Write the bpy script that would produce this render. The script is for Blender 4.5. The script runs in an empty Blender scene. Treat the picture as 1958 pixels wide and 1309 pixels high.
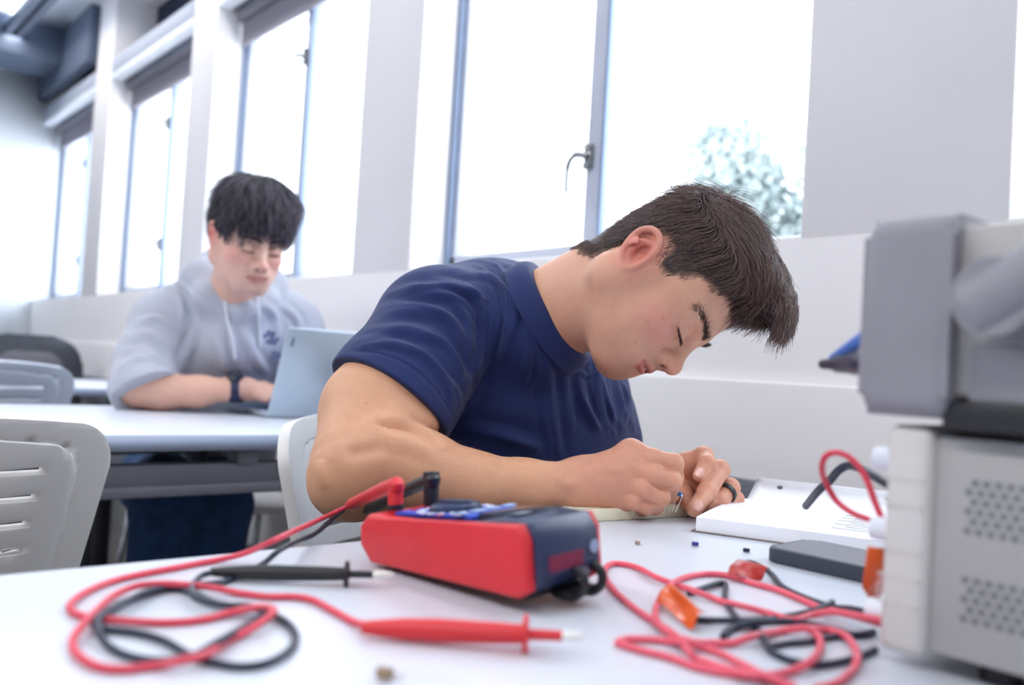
import bpy, bmesh, math, random, os
import numpy as np
from mathutils import Vector, Matrix, Quaternion, noise
from mathutils.geometry import delaunay_2d_cdt
SC = bpy.context.scene
COL = SC.collection
PI = math.pi
# ---------------------------------------------------------------- camera
FPX = 1690.0
EYE = 0.895      # eye height above the floor
TAB = 0.74       # table height
_a, _p, _r = math.radians(40.6), math.radians(1.66), math.radians(3.4)
_F0 = Vector((-math.cos(_a), math.sin(_a), 0)); R0 = Vector((math.sin(_a), math.cos(_a), 0))
CF = _F0*math.cos(_p) + Vector((0, 0, 1))*math.sin(_p)
_U0 = R0.cross(CF)
CR = R0*math.cos(_r) + _U0*math.sin(_r)
CU = _U0*math.cos(_r) - R0*math.sin(_r)
CC = Vector((0, 0, EYE))
cam = bpy.data.objects.new('camera', bpy.data.cameras.new('camera'))
COL.objects.link(cam)
M = Matrix((CR, CU, -CF)).transposed().to_4x4(); M.translation = CC
cam.matrix_world = M
cam.data.sensor_fit = 'HORIZONTAL'; cam.data.sensor_width = 36.0
cam.data.lens = FPX/1958*36.0
cam.data.clip_start = 0.02; cam.data.clip_end = 200
cam.data.dof.use_dof = True
cam.data.dof.focus_distance = 0.965
cam.data.dof.aperture_fstop = 3.6
SC.camera = cam
def ray(x, y): return CF + CR*((x-979)/FPX) + CU*((654.5-y)/FPX)
def W(x, y, z): return CC + ray(x, y)*z                 # photo direction at a real distance
def onz(x, y, h=TAB):
    r = ray(x, y); return CC + r*((h-EYE)/r.z)
def onY(x, y, Y):
    r = ray(x, y); return CC + r*(Y/r.y)
def onX(x, y, X):
    r = ray(x, y); return CC + r*(X/r.x)
# ---------------------------------------------------------------- materials
def srgb(c):
    return tuple(((v/255.0)/12.92 if v/255.0 <= 0.04045 else ((v/255.0+0.055)/1.055)**2.4) for v in c) + (1.0,)
def mat(name, col, rough=0.5, metal=0.0, var=0.06, scale=20, bump=0.0, bscale=200, spec=0.5, sss=0.0, sheen=0.0, coat=0.0, col2=None, stretch=None, trans=0.0):
    m = bpy.data.materials.new(name); m.use_nodes = True
    nt = m.node_tree; b = nt.nodes['Principled BSDF']
    tc = nt.nodes.new('ShaderNodeTexCoord'); src = tc.outputs['Object']
    if stretch:
        mp = nt.nodes.new('ShaderNodeMapping'); mp.inputs['Scale'].default_value = stretch
        nt.links.new(src, mp.inputs['Vector']); src = mp.outputs['Vector']
    n = nt.nodes.new('ShaderNodeTexNoise'); n.inputs['Scale'].default_value = scale; n.inputs['Detail'].default_value = 4
    nt.links.new(src, n.inputs['Vector'])
    cr = nt.nodes.new('ShaderNodeValToRGB')
    c = srgb(col); c2 = srgb(col2) if col2 else tuple(min(1, v*(1+var)) for v in c[:3])+(1,)
    c1 = c if col2 else tuple(v*(1-var) for v in c[:3])+(1,)
    cr.color_ramp.elements[0].position = 0.35; cr.color_ramp.elements[1].position = 0.65
    cr.color_ramp.elements[0].color = c1; cr.color_ramp.elements[1].color = c2
    nt.links.new(n.outputs['Fac'], cr.inputs['Fac']); nt.links.new(cr.outputs['Color'], b.inputs['Base Color'])
    b.inputs['Roughness'].default_value = rough; b.inputs['Metallic'].default_value = metal
    b.inputs['Specular IOR Level'].default_value = spec
    if sss: b.inputs['Subsurface Weight'].default_value = sss; b.inputs['Subsurface Radius'].default_value = (0.012, 0.004, 0.002); b.inputs['Subsurface Scale'].default_value = 0.5
    if sheen: b.inputs['Sheen Weight'].default_value = sheen; b.inputs['Sheen Roughness'].default_value = 0.4
    if coat: b.inputs['Coat Weight'].default_value = coat; b.inputs['Coat Roughness'].default_value = 0.1
    if trans: b.inputs['Transmission Weight'].default_value = trans
    if bump:
        n2 = nt.nodes.new('ShaderNodeTexNoise'); n2.inputs['Scale'].default_value = bscale; n2.inputs['Detail'].default_value = 3
        nt.links.new(src, n2.inputs['Vector'])
        bp = nt.nodes.new('ShaderNodeBump'); bp.inputs['Strength'].default_value = bump; bp.inputs['Distance'].default_value = 0.002
        nt.links.new(n2.outputs['Fac'], bp.inputs['Height']); nt.links.new(bp.outputs['Normal'], b.inputs['Normal'])
    return m
def emit(name, col, s):
    m = bpy.data.materials.new(name); m.use_nodes = True; nt = m.node_tree
    b = nt.nodes['Principled BSDF']; b.inputs['Base Color'].default_value = srgb(col)
    b.inputs['Emission Color'].default_value = srgb(col); b.inputs['Emission Strength'].default_value = s
    return m
def pane_mat(name):
    m = bpy.data.materials.new(name); m.use_nodes = True; nt = m.node_tree
    nt.nodes.remove(nt.nodes['Principled BSDF']); out = nt.nodes['Material Output']
    t = nt.nodes.new('ShaderNodeBsdfTransparent'); t.inputs[0].default_value = (0.95, 0.98, 1, 1)
    g = nt.nodes.new('ShaderNodeBsdfGlossy'); g.inputs['Roughness'].default_value = 0.02
    fr = nt.nodes.new('ShaderNodeFresnel'); fr.inputs[0].default_value = 1.45
    mx = nt.nodes.new('ShaderNodeMixShader')
    ge = nt.nodes.new('ShaderNodeNewGeometry'); mu = nt.nodes.new('ShaderNodeMath'); mu.operation = 'MULTIPLY_ADD'
    nt.links.new(ge.outputs['Backfacing'], mu.inputs[0]); mu.inputs[1].default_value = -1; mu.inputs[2].default_value = 1
    m2 = nt.nodes.new('ShaderNodeMath'); m2.operation = 'MULTIPLY'; nt.links.new(fr.outputs[0], m2.inputs[0]); nt.links.new(mu.outputs[0], m2.inputs[1])
    nt.links.new(m2.outputs[0], mx.inputs[0]); nt.links.new(t.outputs[0], mx.inputs[1]); nt.links.new(g.outputs[0], mx.inputs[2])
    nt.links.new(mx.outputs[0], out.inputs[0])
    return m
# ---------------------------------------------------------------- objects
def tag(o, label=None, cat=None, group=None, kind=None):
    if label: o['label'] = label
    if cat: o['category'] = cat
    if group: o['group'] = group
    if kind: o['kind'] = kind
    return o
def empty(name, loc=(0, 0, 0), rz=0.0, label=None, cat=None, group=None, rot=None):
    o = bpy.data.objects.new(name, None); o.empty_display_size = 0.05
    COL.objects.link(o); o.location = loc; o.rotation_euler = rot if rot else (0, 0, rz)
    return tag(o, label, cat, group)
def link(name, me, m=None, parent=None, smooth=True):
    o = bpy.data.objects.new(name, me); COL.objects.link(o)
    if m: me.materials.append(m)
    if smooth:
        me.polygons.foreach_set('use_smooth', [True]*len(me.polygons))
    if parent: o.parent = parent
    return o
def obj(name, bm, m=None, parent=None, smooth=True, auto=35):
    me = bpy.data.meshes.new(name)
    bmesh.ops.recalc_face_normals(bm, faces=bm.faces)
    if smooth and auto:
        for e in bm.edges:
            if len(e.link_faces) == 2 and e.calc_face_angle(0) > math.radians(auto): e.smooth = False
    bm.to_mesh(me); bm.free()
    return link(name, me, m, parent, smooth)
def BM(): return bmesh.new()
def box(bm, c, s, rot=None, bev=0.0, seg=2):
    """box centre c, full size s"""
    mt = Matrix.Translation(c) @ (rot.to_4x4() if rot else Matrix.Identity(4)) @ Matrix.Diagonal((*s, 1))
    r = bmesh.ops.create_cube(bm, size=1.0, matrix=mt)
    if bev:
        es = list({e for v in r['verts'] for e in v.link_edges})
        bmesh.ops.bevel(bm, geom=es, offset=bev, segments=seg, profile=0.5, affect='EDGES')
    return r
def bb(bm, lo, hi, bev=0.0, seg=2):
    c = [(a+b)/2 for a, b in zip(lo, hi)]; s = [abs(b-a) for a, b in zip(lo, hi)]
    return box(bm, c, s, None, bev, seg)
def frame_of(t):
    t = t.normalized(); up = Vector((0, 0, 1)) if abs(t.z) < 0.9 else Vector((1, 0, 0))
    n = t.cross(up).normalized(); return n, t.cross(n).normalized()
def tube(bm, pts, rad, seg=10, caps=True):
    pts = [Vector(p) for p in pts]
    rs = rad if hasattr(rad, '__len__') else [rad]*len(pts)
    n = None; rings = []
    for i, p in enumerate(pts):
        t = (pts[min(i+1, len(pts)-1)] - pts[max(i-1, 0)])
        if t.length < 1e-9: t = Vector((0, 0, 1))
        t.normalize()
        if n is None: n, b = frame_of(t)
        else:
            n = (n - t*n.dot(t)).normalized()
        b = t.cross(n)
        rings.append([bm.verts.new(p + (n*math.cos(2*PI*k/seg) + b*math.sin(2*PI*k/seg))*rs[i]) for k in range(seg)])
    for r0, r1 in zip(rings, rings[1:]):
        for k in range(seg):
            bm.faces.new((r0[k], r0[(k+1) % seg], r1[(k+1) % seg], r1[k]))
    if caps:
        bm.faces.new(rings[0][::-1]); bm.faces.new(rings[-1])
def spline(pts, n=8, closed=False):
    """Catmull-Rom through pts"""
    P = [Vector(p) for p in pts]; out = []
    N = len(P)
    for i in range(N if closed else N-1):
        if closed: a, b, c, d = P[i-1], P[i], P[(i+1) % N], P[(i+2) % N]
        else: a, b, c, d = P[max(i-1, 0)], P[i], P[i+1], P[min(i+2, N-1)]
        for k in range(n):
            t = k/n
            out.append(0.5*((2*b) + (c-a)*t + (2*a-5*b+4*c-d)*t*t + (3*b-a-3*c+d)*t**3))
    if not closed: out.append(P[-1])
    return out
def cyl(bm, a, b, r, r2=None, seg=20): tube(bm, [a, b], [r, r if r2 is None else r2], seg)
def lathe(bm, prof, mt=None, seg=32):
    """prof: (r, z) list; around local z"""
    mt = mt or Matrix.Identity(4); rings = []
    for r, z in prof:
        if r < 1e-6: rings.append([bm.verts.new(mt @ Vector((0, 0, z)))])
        else: rings.append([bm.verts.new(mt @ Vector((r*math.cos(2*PI*k/seg), r*math.sin(2*PI*k/seg), z))) for k in range(seg)])
    for a, b in zip(rings, rings[1:]):
        for k in range(seg):
            j = (k+1) % seg
            if len(a) == 1 and len(b) == 1: continue
            if len(a) == 1: bm.faces.new((a[0], b[k], b[j]))
            elif len(b) == 1: bm.faces.new((a[k], a[j], b[0]))
            else: bm.faces.new((a[k], a[j], b[j], b[k]))
def prism(bm, poly, z0, z1, mt=None, bev=0.0, seg=2):
    """2-D outline extruded along local z"""
    mt = mt or Matrix.Identity(4)
    lo = [bm.verts.new(mt @ Vector((x, y, z0))) for x, y in poly]; hi = [bm.verts.new(mt @ Vector((x, y, z1))) for x, y in poly]
    n = len(poly); fs = [bm.faces.new(lo[::-1]), bm.faces.new(hi)]
    for k in range(n): fs.append(bm.faces.new((lo[k], lo[(k+1) % n], hi[(k+1) % n], hi[k])))
    if bev:
        es = [e for f in fs[:2] for e in f.edges]
        bmesh.ops.bevel(bm, geom=es, offset=bev, segments=seg, profile=0.5, affect='EDGES')
def rrect(w, h, r, n=6, cx=0, cy=0):
    out = []
    for sx, sy, a0 in ((1, 1, 0), (-1, 1, 90), (-1, -1, 180), (1, -1, 270)):
        for k in range(n+1):
            t = math.radians(a0 + 90*k/n)
            out.append((cx + sx*(w/2-r) + r*math.cos(t), cy + sy*(h/2-r) + r*math.sin(t)))
    return out
def struct(o): o['kind'] = 'structure'; return o
def copy_tree(o, parent=None):
    c = o.copy(); COL.objects.link(c)
    if parent: c.parent = parent
    for ch in list(o.children): copy_tree(ch, c)
    return c
def pip(x, y, poly):
    ins = False; j = len(poly)-1
    for i in range(len(poly)):
        xi, yi = poly[i]; xj, yj = poly[j]
        if (yi > y) != (yj > y) and x < (xj-xi)*(y-yi)/(yj-yi)+xi: ins = not ins
        j = i
    return ins
# ================================================================ THE ROOM
YW, YG = 1.35, 1.51          # window wall face, glazing plane
m_wall = mat('wall_paint', (229, 226, 227), 0.85, var=0.015, scale=3, bump=0.05, bscale=600)
m_far = mat('far_wall_paint', (222, 228, 236), 0.85, var=0.015, scale=3)
m_frame = mat('window_frame_paint', (182, 186, 200), 0.45, var=0.03)
m_frame_d = mat('window_gasket', (128, 144, 172), 0.5, var=0.03)
m_glass = pane_mat('window_glass')
m_floor = mat('floor_carpet_tile', (120, 116, 116), 0.95, var=0.12, scale=60, bump=0.4, bscale=300)
m_ceil = mat('ceiling_tile', (226, 232, 242), 0.9, var=0.03, scale=8)
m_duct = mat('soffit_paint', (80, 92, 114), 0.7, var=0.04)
m_shelf = mat('light_shelf_paint', (168, 176, 192), 0.6, var=0.03)
m_blind = mat('blind_fabric', (136, 132, 142), 0.9, var=0.05, scale=90)
m_trim = mat('grey_wall_strip', (112, 116, 124), 0.5, var=0.04)
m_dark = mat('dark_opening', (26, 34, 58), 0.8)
m_metal = mat('worn_steel', (150, 150, 152), 0.35, 0.9, var=0.1)
XF = -6.4                    # far wall
XR = 2.2
b = BM(); bb(b, (XF-.1, -3.0, -.05), (XR, YW+.3, 0)); struct(obj('floor', b, m_floor))
b = BM(); bb(b, (XF-.1, -3.2, 2.775), (XR, YW+.35, 2.86)); struct(obj('ceiling', b, m_ceil))
b = BM(); bb(b, (XF-.12, -3.0, 0), (XF, YW+.5, 2.775)); struct(obj('wall_far', b, m_far))
b = BM(); bb(b, (XF-.1, -3.12, 0), (XR, -3.0, 2.775)); struct(obj('wall_back', b, m_far))
b = BM(); bb(b, (XR, -3.1, 0), (XR+.12, YW+.3, 2.775)); struct(obj('wall_right', b, m_far))
# window wall in one mesh: low wall + ledge, piers between bays, head
PITCH = 1.465
jr = [-.833+PITCH*1, -.833, -2.34, -3.80, -5.25]       # right jambs
jl = [-.50, -2.03, -3.53, -4.95, -6.40]                # left jambs
SILL = 1.152
b = BM()
bb(b, (XF, YW, 0), (XR, YW+.30, SILL), .006)
bb(b, (XF, YW-.022, 0), (XR, YW+.01, .8975), .006)
px_ = [(jr[0], XR), (jr[1], jl[0]), (jr[2], jl[1]), (jr[3], jl[2]), (jr[4], jl[3])]
for x0, x1 in px_:
    bb(b, (x0, YW, SILL-.01), (x1, YW+.30, 2.775), .004)
bb(b, (XF, YG-.02, 2.265), (XR, YG+.14, 2.50))
bb(b, (XF, YG-.02, 2.74), (XR, YG+.14, 2.775))
wall = struct(obj('wall_window', b, m_wall))
b = BM(); bb(b, (XF, YW-.045, .60), (XR, YW-.022, .7275), .003); struct(obj('trim_1', b, m_trim))  # grey strip along the wall just below table height
m_sky_pane = m_glass
bays = [(jl[0], jr[0]), (jl[1], jr[1]), (jl[2], jr[2]), (jl[3], jr[3]), (jl[4], jr[4])]
GB, GT = 1.17, 2.262
def window_handle(root, x, z):
    b = BM()
    bb(b, (x-.012, YG-.040, z-.030), (x+.012, YG-.024, z+.030), .003)
    for s in (-1, 1):
        cyl(b, (x, YG-.045, z+s*.022), (x, YG-.030, z+s*.022), .009, seg=14)
    h = obj('handle', b, m_metal, root)
    b = BM()
    tube(b, spline([(x, YG-.045, z), (x-.014, YG-.062, z+.002), (x-.032, YG-.066, z-.014), (x-.042, YG-.062, z-.045), (x-.045, YG-.058, z-.085)], 6), [.008]*8+[.006]*8+[.0045]*9, 10)
    obj('lever', b, m_metal, h)
for i, (x0, x1) in enumerate(bays):
    wn = struct(empty('window_%d' % (i+1), ((x0+x1)/2, YG, SILL)))
    base = Vector(wn.location)
    def put(o): o.matrix_parent_inverse = Matrix.Translation(-base); return o
    xm = x0 + .535
    b = BM()
    def fr(xa, xb, za, zb, d=.05, bv=.004): bb(b, (xa, YG-.03, za), (xb, YG-.03+d, zb), bv)
    fr(x0, x0+.035, GB-.02, GT)                # left jamb frame
    fr(x1-.035, x1, GB-.02, GT)
    fr(xm, xm+.068, GB-.02, GT, .06)           # mullion
    fr(x0, xm, GB-.02, GB+.03)                 # casement bottom rail
    fr(x0, xm, GT-.03, GT+.01)
    fr(xm, x1, GB-.02, GB+.008); fr(xm, x1, GT-.02, GT+.01)
    f = put(obj('window_frame', b, m_frame, wn))
    b = BM()
    bb(b, (x0+.002, YG-.045, GB-.01), (x0+.018, YG-.028, GT), .002)
    bb(b, (xm+.060, YG-.045, GB-.01), (xm+.069, YG-.028, GT), .002)
    f = put(obj('gasket', b, m_frame_d, wn)); f['label'] = 'dark blue-grey gasket strip'
    b = BM(); bb(b, (x0+.033, YG+.004, GB+.025), (xm+.002, YG+.009, GT-.02)); put(obj('pane', b, m_glass, wn, False))
    b = BM(); bb(b, (xm+.066, YG+.004, GB), (x1-.033, YG+.009, GT-.01)); put(obj('pane', b, m_glass, wn, False))
    n0 = len(wn.children)
    hz = [1.406] if i < 2 else [1.396, 1.993]
    for z in hz:
        window_handle(wn, xm+.012, z)
    for ch in wn.children: ch.matrix_parent_inverse = Matrix.Translation(-base)
    # dark-coloured sheet stands in for the dark clerestory void above the light shelf
    b = BM(); bb(b, (x0, YG+.05, 2.45), (x1, YG+.07, 2.76)); put(obj('clerestory_dark_sheet', b, m_dark, wn, False))
    # light shelf across the bay
    b = BM()
    bb(b, (x0, YW-.004, 2.318), (x1, YG+.0, 2.40), .004)
    o = struct(obj('trim_%d' % (i+2), b, m_shelf))
    b = BM(); bb(b, (x0, YW-.004, 2.292), (x1, YW+.05, 2.318), .002)
    o2 = obj('lip', b, mat('shelf_lip_%d' % i, (236, 240, 248), .5), o); o2['label'] = 'bright white lower lip'
    # roller blind
    bl = empty('roller_blind', ((x0+x1)/2, YG-.06, 2.20), label=[
        'grey roller blind wound up over the window at the far right edge', 'grey roller blind wound up at the top of the window behind the man in navy',
        'grey roller blind above the window behind the man in the hoodie', 'grey roller blind above the third window from the right, under the white lip',
        'grey roller blind over the window nearest the far wall'][i], cat='blind', group='roller blinds over the windows')
    b = BM(); bb(b, (x0+.02, YG-.060, 2.165), (x1-.01, YG-.052, 2.285)); o = obj('fabric', b, m_blind, bl, False); o.matrix_parent_inverse = Matrix.Translation(-Vector(bl.location))
    b = BM(); bb(b, (x0+.02, YG-.064, 2.150), (x1-.01, YG-.048, 2.168), .003); o = obj('bottom_bar', b, m_blind, bl); o.matrix_parent_inverse = Matrix.Translation(-Vector(bl.location))
    b = BM(); cyl(b, (x0+.015, YG-.07, 2.272), (x1-.005, YG-.07, 2.272), .019); o = obj('roller_tube', b, m_blind, bl); o.matrix_parent_inverse = Matrix.Translation(-Vector(bl.location))
# boxed-in soffits
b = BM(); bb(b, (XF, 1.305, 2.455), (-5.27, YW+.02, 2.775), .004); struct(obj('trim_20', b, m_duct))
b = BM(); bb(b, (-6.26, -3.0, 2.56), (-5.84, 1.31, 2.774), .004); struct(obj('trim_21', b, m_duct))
b = BM()
for yy in (-2.6, -2.0, -1.4, -.8, -.2, .4, 1.0): bb(b, (XF, yy-.006, 2.768), (XR, yy+.006, 2.7755))
for xx in np.arange(-6, 2.2, 1.2): bb(b, (xx-.006, -3, 2.768), (xx+.006, YW, 2.7755))
struct(obj('trim_22', b, m_frame))
# suspended linear lamp rails
m_rail = mat('lamp_rail', (120, 128, 145), .4, .6)
m_tube = emit('lamp_diffuser', (235, 243, 255), 3.0)
RLX = [(-6.1, -3.0, 1.04), (-2.6, 1.6, 1.04), (-5.2, -2.2, -1.2), (-1.9, 1.6, -1.2)]
RLN = ['suspended linear lamp near the top left of the view', 'suspended linear lamp above the near table beside the windows', 'suspended linear lamp at the far end, away from the windows', 'suspended linear lamp behind the near table, away from the windows']
for (xa, xb, yy), nm in zip(RLX, RLN):
    t = empty('ceiling_lamp', ((xa+xb)/2, yy, 2.66), label=nm, cat='lamp', group='suspended linear lamps')
    inv = Matrix.Translation(-Vector(t.location))
    b = BM(); bb(b, (xa, yy-.05, 2.66), (xb, yy-.012, 2.72), .004); bb(b, (xa, yy+.012, 2.66), (xb, yy+.05, 2.72), .004); bb(b, (xa, yy-.02, 2.69), (xb, yy+.02, 2.72))
    obj('housing', b, m_rail, t).matrix_parent_inverse = inv
    b = BM(); bb(b, (xa+.02, yy-.035, 2.720), (xb-.02, yy+.035, 2.732)); obj('diffuser', b, m_tube, t, False).matrix_parent_inverse = inv
    for xx in (xa+.4, xb-.4):
        b = BM(); cyl(b, (xx, yy, 2.72), (xx, yy, 2.775), .003, seg=6); obj('hanger', b, m_rail, t).matrix_parent_inverse = inv
# bush beyond the glass
random.seed(5)
m_leaf = mat('hedge_leaf', (168, 180, 180), .6, var=.25, scale=3, col2=(210, 218, 216))
def leafy(name, c, r, n, ls, label, seed):
    random.seed(seed)
    t = empty(name, (c[0], c[1], 0), label=label, cat='tree', group='trees outside the windows')
    inv = Matrix.Translation((-c[0], -c[1], 0))
    b = BM()
    blobs = []
    for k in range(26):
        d = Vector((random.gauss(0, 1), random.gauss(0, 1), random.gauss(0, 1))).normalized()*random.uniform(.2, .85)
        blobs.append((Vector((c[0]+d.x*r[0], c[1]+d.y*r[1], c[2]+d.z*r[2])), random.uniform(.25, .5)*min(r)))
    for k in range(n):
        q, br = random.choice(blobs)
        d = Vector((random.gauss(0, 1), random.gauss(0, 1), random.gauss(0, 1))).normalized()
        p = q + d*br*random.uniform(.6, 1.05)
        u = Vector((random.gauss(0, 1), random.gauss(0, 1), random.gauss(0, 1))).normalized(); v = u.cross(d).normalized() if abs(u.dot(d)) < .95 else Vector((0, 0, 1))
        s = ls*random.uniform(.7, 1.3)
        vs = [b.verts.new(p+u*s), b.verts.new(p+v*s*.45+d*s*.1), b.verts.new(p-u*s), b.verts.new(p-v*s*.45+d*s*.1)]
        b.faces.new(vs)
    obj('foliage', b, m_leaf, t, False).matrix_parent_inverse = inv
    b = BM(); tube(b, [(c[0], c[1], 0), (c[0]+.05, c[1], c[2]*.5), (c[0], c[1], c[2])], [.14, .11, .04], 8)
    obj('trunk', b, mat(name+'_bark', (110, 95, 85), .9), t).matrix_parent_inverse = inv

leafy('garden_tree', tuple(onY(1480, 440, 5.5)), (.95, .9, 1.15), 16000, .040, 'leafy tree seen through the right pane above the bent head', 3)
# ================================================================ FURNITURE
m_top = mat('laminate_table_top', (212, 217, 228), .32, var=.012, scale=5, spec=.5)
m_edge = mat('table_edge_band', (158, 168, 192), .5, var=.02)
m_under = mat('table_frame_paint', (104, 106, 116), .5, .2, var=.04)
m_plast = mat('chair_plastic', (224, 222, 220), .42, var=.02, scale=12, bump=.06, bscale=900)
m_plast_g = mat('grey_chair_plastic', (190, 198, 214), .42, var=.02)
m_slot = mat('chair_slot_shadow', (60, 66, 84), .8)
m_chrome = mat('chrome_tube', (190, 192, 196), .25, .9)
m_vinyl = mat('black_vinyl', (44, 48, 60), .38, var=.1)
m_black = mat('black_plastic', (26, 28, 34), .45)
def table(x0, x1, y0, y1, label):
    t = empty('work_table', ((x0+x1)/2, (y0+y1)/2, 0), label=label, cat='table')
    inv = Matrix.Translation(-Vector(t.location))
    b = BM(); bb(b, (x0, y0, TAB-.030), (x1, y1, TAB), .0025, 2)
    o = obj('tabletop', b, m_top, t); o.matrix_parent_inverse = inv
    b = BM()
    for s in (0, 1):
        xx = x0-.0008 if s == 0 else x1-.0004
        bb(b, (xx, y0+.002, TAB-.0285), (xx+.0012, y1-.002, TAB-.0022))
        yy = y0-.0008 if s == 0 else y1-.0004
        bb(b, (x0+.002, yy, TAB-.0285), (x1-.002, yy+.0012, TAB-.0022))
    o = obj('edge_band', b, m_edge, t); o.matrix_parent_inverse = inv
    for xx in (x0+.05, x1-.05):
        b = BM(); bb(b, (xx-.02, y0+.1, TAB-.098), (xx+.02, y1-.1, TAB-.058), .004)
        bb(b, (xx-.028, y0+.1, TAB-.116), (xx+.028, y1-.1, TAB-.096), .003)
        for yy in (y0+.16, (y0+y1)/2, y1-.42, y1-.16): bb(b, (xx-.025, yy-.02, TAB-.06), (xx+.025, yy+.02, TAB-.03))
        o = obj('rail', b, m_under, t); o.matrix_parent_inverse = inv
    for yy in (y0+.22, y1-.22):
        for xx in (x0+.07, x1-.07):
            b = BM(); bb(b, (xx-.022, yy-.022, .03), (xx+.022, yy+.022, TAB-.10), .005)
            cyl(b, (xx, yy, 0), (xx, yy, .032), .018)
            o = obj('leg', b, m_under, t); o.matrix_parent_inverse = inv
    return t
T1 = table(-.6565, .10, -.75, 1.157, 'near white laminate table carrying the red multimeter and the loose cables')
T2 = table(-2.365, -1.60, -.75, 1.16, 'white laminate table behind, carrying the open laptop')
T3 = table(-4.05, -3.29, -.75, 1.16, 'farthest white table, seen past the black padded chair')

def chair_back(z0=.50, z1=.81):
    """curved plastic back panel with slots; local chair frame faces +x"""
    def half(z):
        t = (z-z0)/(z1-z0); return .180 + .058*min(1, max(0, t))**.8
    def outline(inset, r, zt, zb):
        pts = []
        # right side up, top arc, left side down
        N = 10
        for k in range(N+1):
            z = zb + (zt-r-zb)*k/N; pts.append((half(z)-inset, z))
        hw = half(zt-r)-inset
        for k in range(1, 9):
            a = PI/2*k/8; pts.append((hw-r+r*math.cos(a), zt-r+r*math.sin(a)))
        M_ = 10
        for k in range(1, M_):
            y = (hw-r)*(1-2*k/M_); pts.append((y, zt+.010*(1-(y/(hw-r))**2)))
        for k in range(0, 9):
            a = PI/2+PI/2*k/8; pts.append((-hw+r+r*math.cos(a), zt-r+r*math.sin(a)))
        for k in range(1, N+1):
            z = zt-r - (zt-r-zb)*k/N; pts.append((-(half(z)-inset), z))
        return pts
    out = outline(0, .060, z1-.010, z0)
    g1 = outline(.045, .045, z1-.036, z0+.02); g2 = outline(.0475, .043, z1-.0385, z0+.022)
    slots = []
    for i in range(7):
        z = z1-.067-i*.0325
        if z < z0+.03: break
        L = half(z)-.085
        slots.append([(s*L*(1-2*k/10) , z - s*.0042*(1+.15*math.cos(k*1.2))) for s in (1, -1) for k in range(11)])
    V = []; E = []
    def loop(p):
        s = len(V); V.extend([Vector(q) for q in p]); E.extend([(s+i, s+(i+1) % len(p)) for i in range(len(p))])
    loop(out); loop(g1); loop(g2)
    for s in slots: loop(s)
    for i in range(-22, 23):
        for k in range(1, 31):
            p = (i*.0105, z0 + (z1-z0)*k/31)
            if pip(*p, out): V.append(Vector(p))
    vs, es, fs, *_ = delaunay_2d_cdt(V, E, [], 0, 1e-6)
    fs = [f for f in fs if pip(*(sum((vs[i] for i in f), Vector((0, 0)))/len(f)), out) and not any(pip(*(sum((vs[i] for i in f), Vector((0, 0)))/len(f)), s) for s in slots)]
    bm = BM(); bv = {}
    for f in fs:
        q = []
        for i in f:
            if i not in bv:
                y, z = vs[i]
                def pd_(pl): return min(math.hypot(y-a_[0]-(t_:=max(0, min(1, ((y-a_[0])*(b_[0]-a_[0])+(z-a_[1])*(b_[1]-a_[1]))/((b_[0]-a_[0])**2+(b_[1]-a_[1])**2+1e-12))))*(b_[0]-a_[0]), z-a_[1]-t_*(b_[1]-a_[1])) for a_, b_ in zip(pl, pl[1:]+pl[:1]))
                inn = (pip(y, z, g2) or pd_(g2) < 2e-4) and pd_(g1) > 2e-4
                x = -.19 - (z-z0)*.24 + .075*(y/.22)**2 - .03*((z-.62)/.2)**2*.3
                if inn: x -= .0022
                bv[i] = bm.verts.new((x, y, z))
            q.append(bv[i])
        try: bm.faces.new(q)
        except ValueError: pass
    bmesh.ops.recalc_face_normals(bm, faces=bm.faces)
    return bm
def make_chair(label, m, group=None):
    t = empty('stacking_chair', (0, 0, 0), label=label, cat='chair', group=group)
    o = obj('backrest', chair_back(), m, t)
    md = o.modifiers.new('th', 'SOLIDIFY'); md.thickness = .016; md.offset = 0
    md = o.modifiers.new('bv', 'BEVEL'); md.width = .003; md.segments = 2; md.limit_method = 'ANGLE'; md.angle_limit = math.radians(65)
    b = BM(); prism(b, rrect(.44, .43, .07, 6), .44, .458, bev=.006)
    o = obj('seat', b, m, t)
    for sy in (-1, 1):
        b = BM(); tube(b, spline([(-.20, sy*.165, .53), (-.165, sy*.185, .44), (-.10, sy*.20, .425), (.15, sy*.20, .43)], 6), .011, 10)
        obj('side_rail', b, m_chrome, t)
        b = BM(); tube(b, [(.15, sy*.20, .43), (.20, sy*.225, 0.004)], .011, 10); obj('leg', b, m_chrome, t)
        b = BM(); tube(b, [(-.13, sy*.20, .43), (-.25, sy*.225, 0.004)], .011, 10); obj('leg', b, m_chrome, t)
    return t
c1 = make_chair('white plastic chair with slotted back at the left edge, pushed to the laptop table', m_plast, 'slotted plastic chairs')
c1.location = (-1.385, .130, 0); c1.rotation_euler = (0, 0, PI)
c2 = copy_tree(c1); c2['label'] = 'white slotted chair the man in the navy shirt sits on'
c2.location = (-1.00, .82, 0); c2.rotation_euler = (0, 0, math.radians(14))
c3 = copy_tree(c1); c3['label'] = 'white slotted chair behind the man in the grey hoodie'
c3.location = (-2.58, 1.08, 0); c3.rotation_euler = (0, 0, math.radians(-2))
c4 = copy_tree(c1); c4['label'] = 'pale grey slotted chair beyond the laptop table at the left edge'
c4.location = (-2.95, .485, .022); c4.rotation_euler = (0, 0, PI)
for ch in c4.children:
    if ch.name.startswith(('backrest', 'seat')):
        ch.data = ch.data.copy(); ch.data.materials[0] = m_plast_g
c4.location.z = 0; c4.scale = (1, 1, 1.03)
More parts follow.
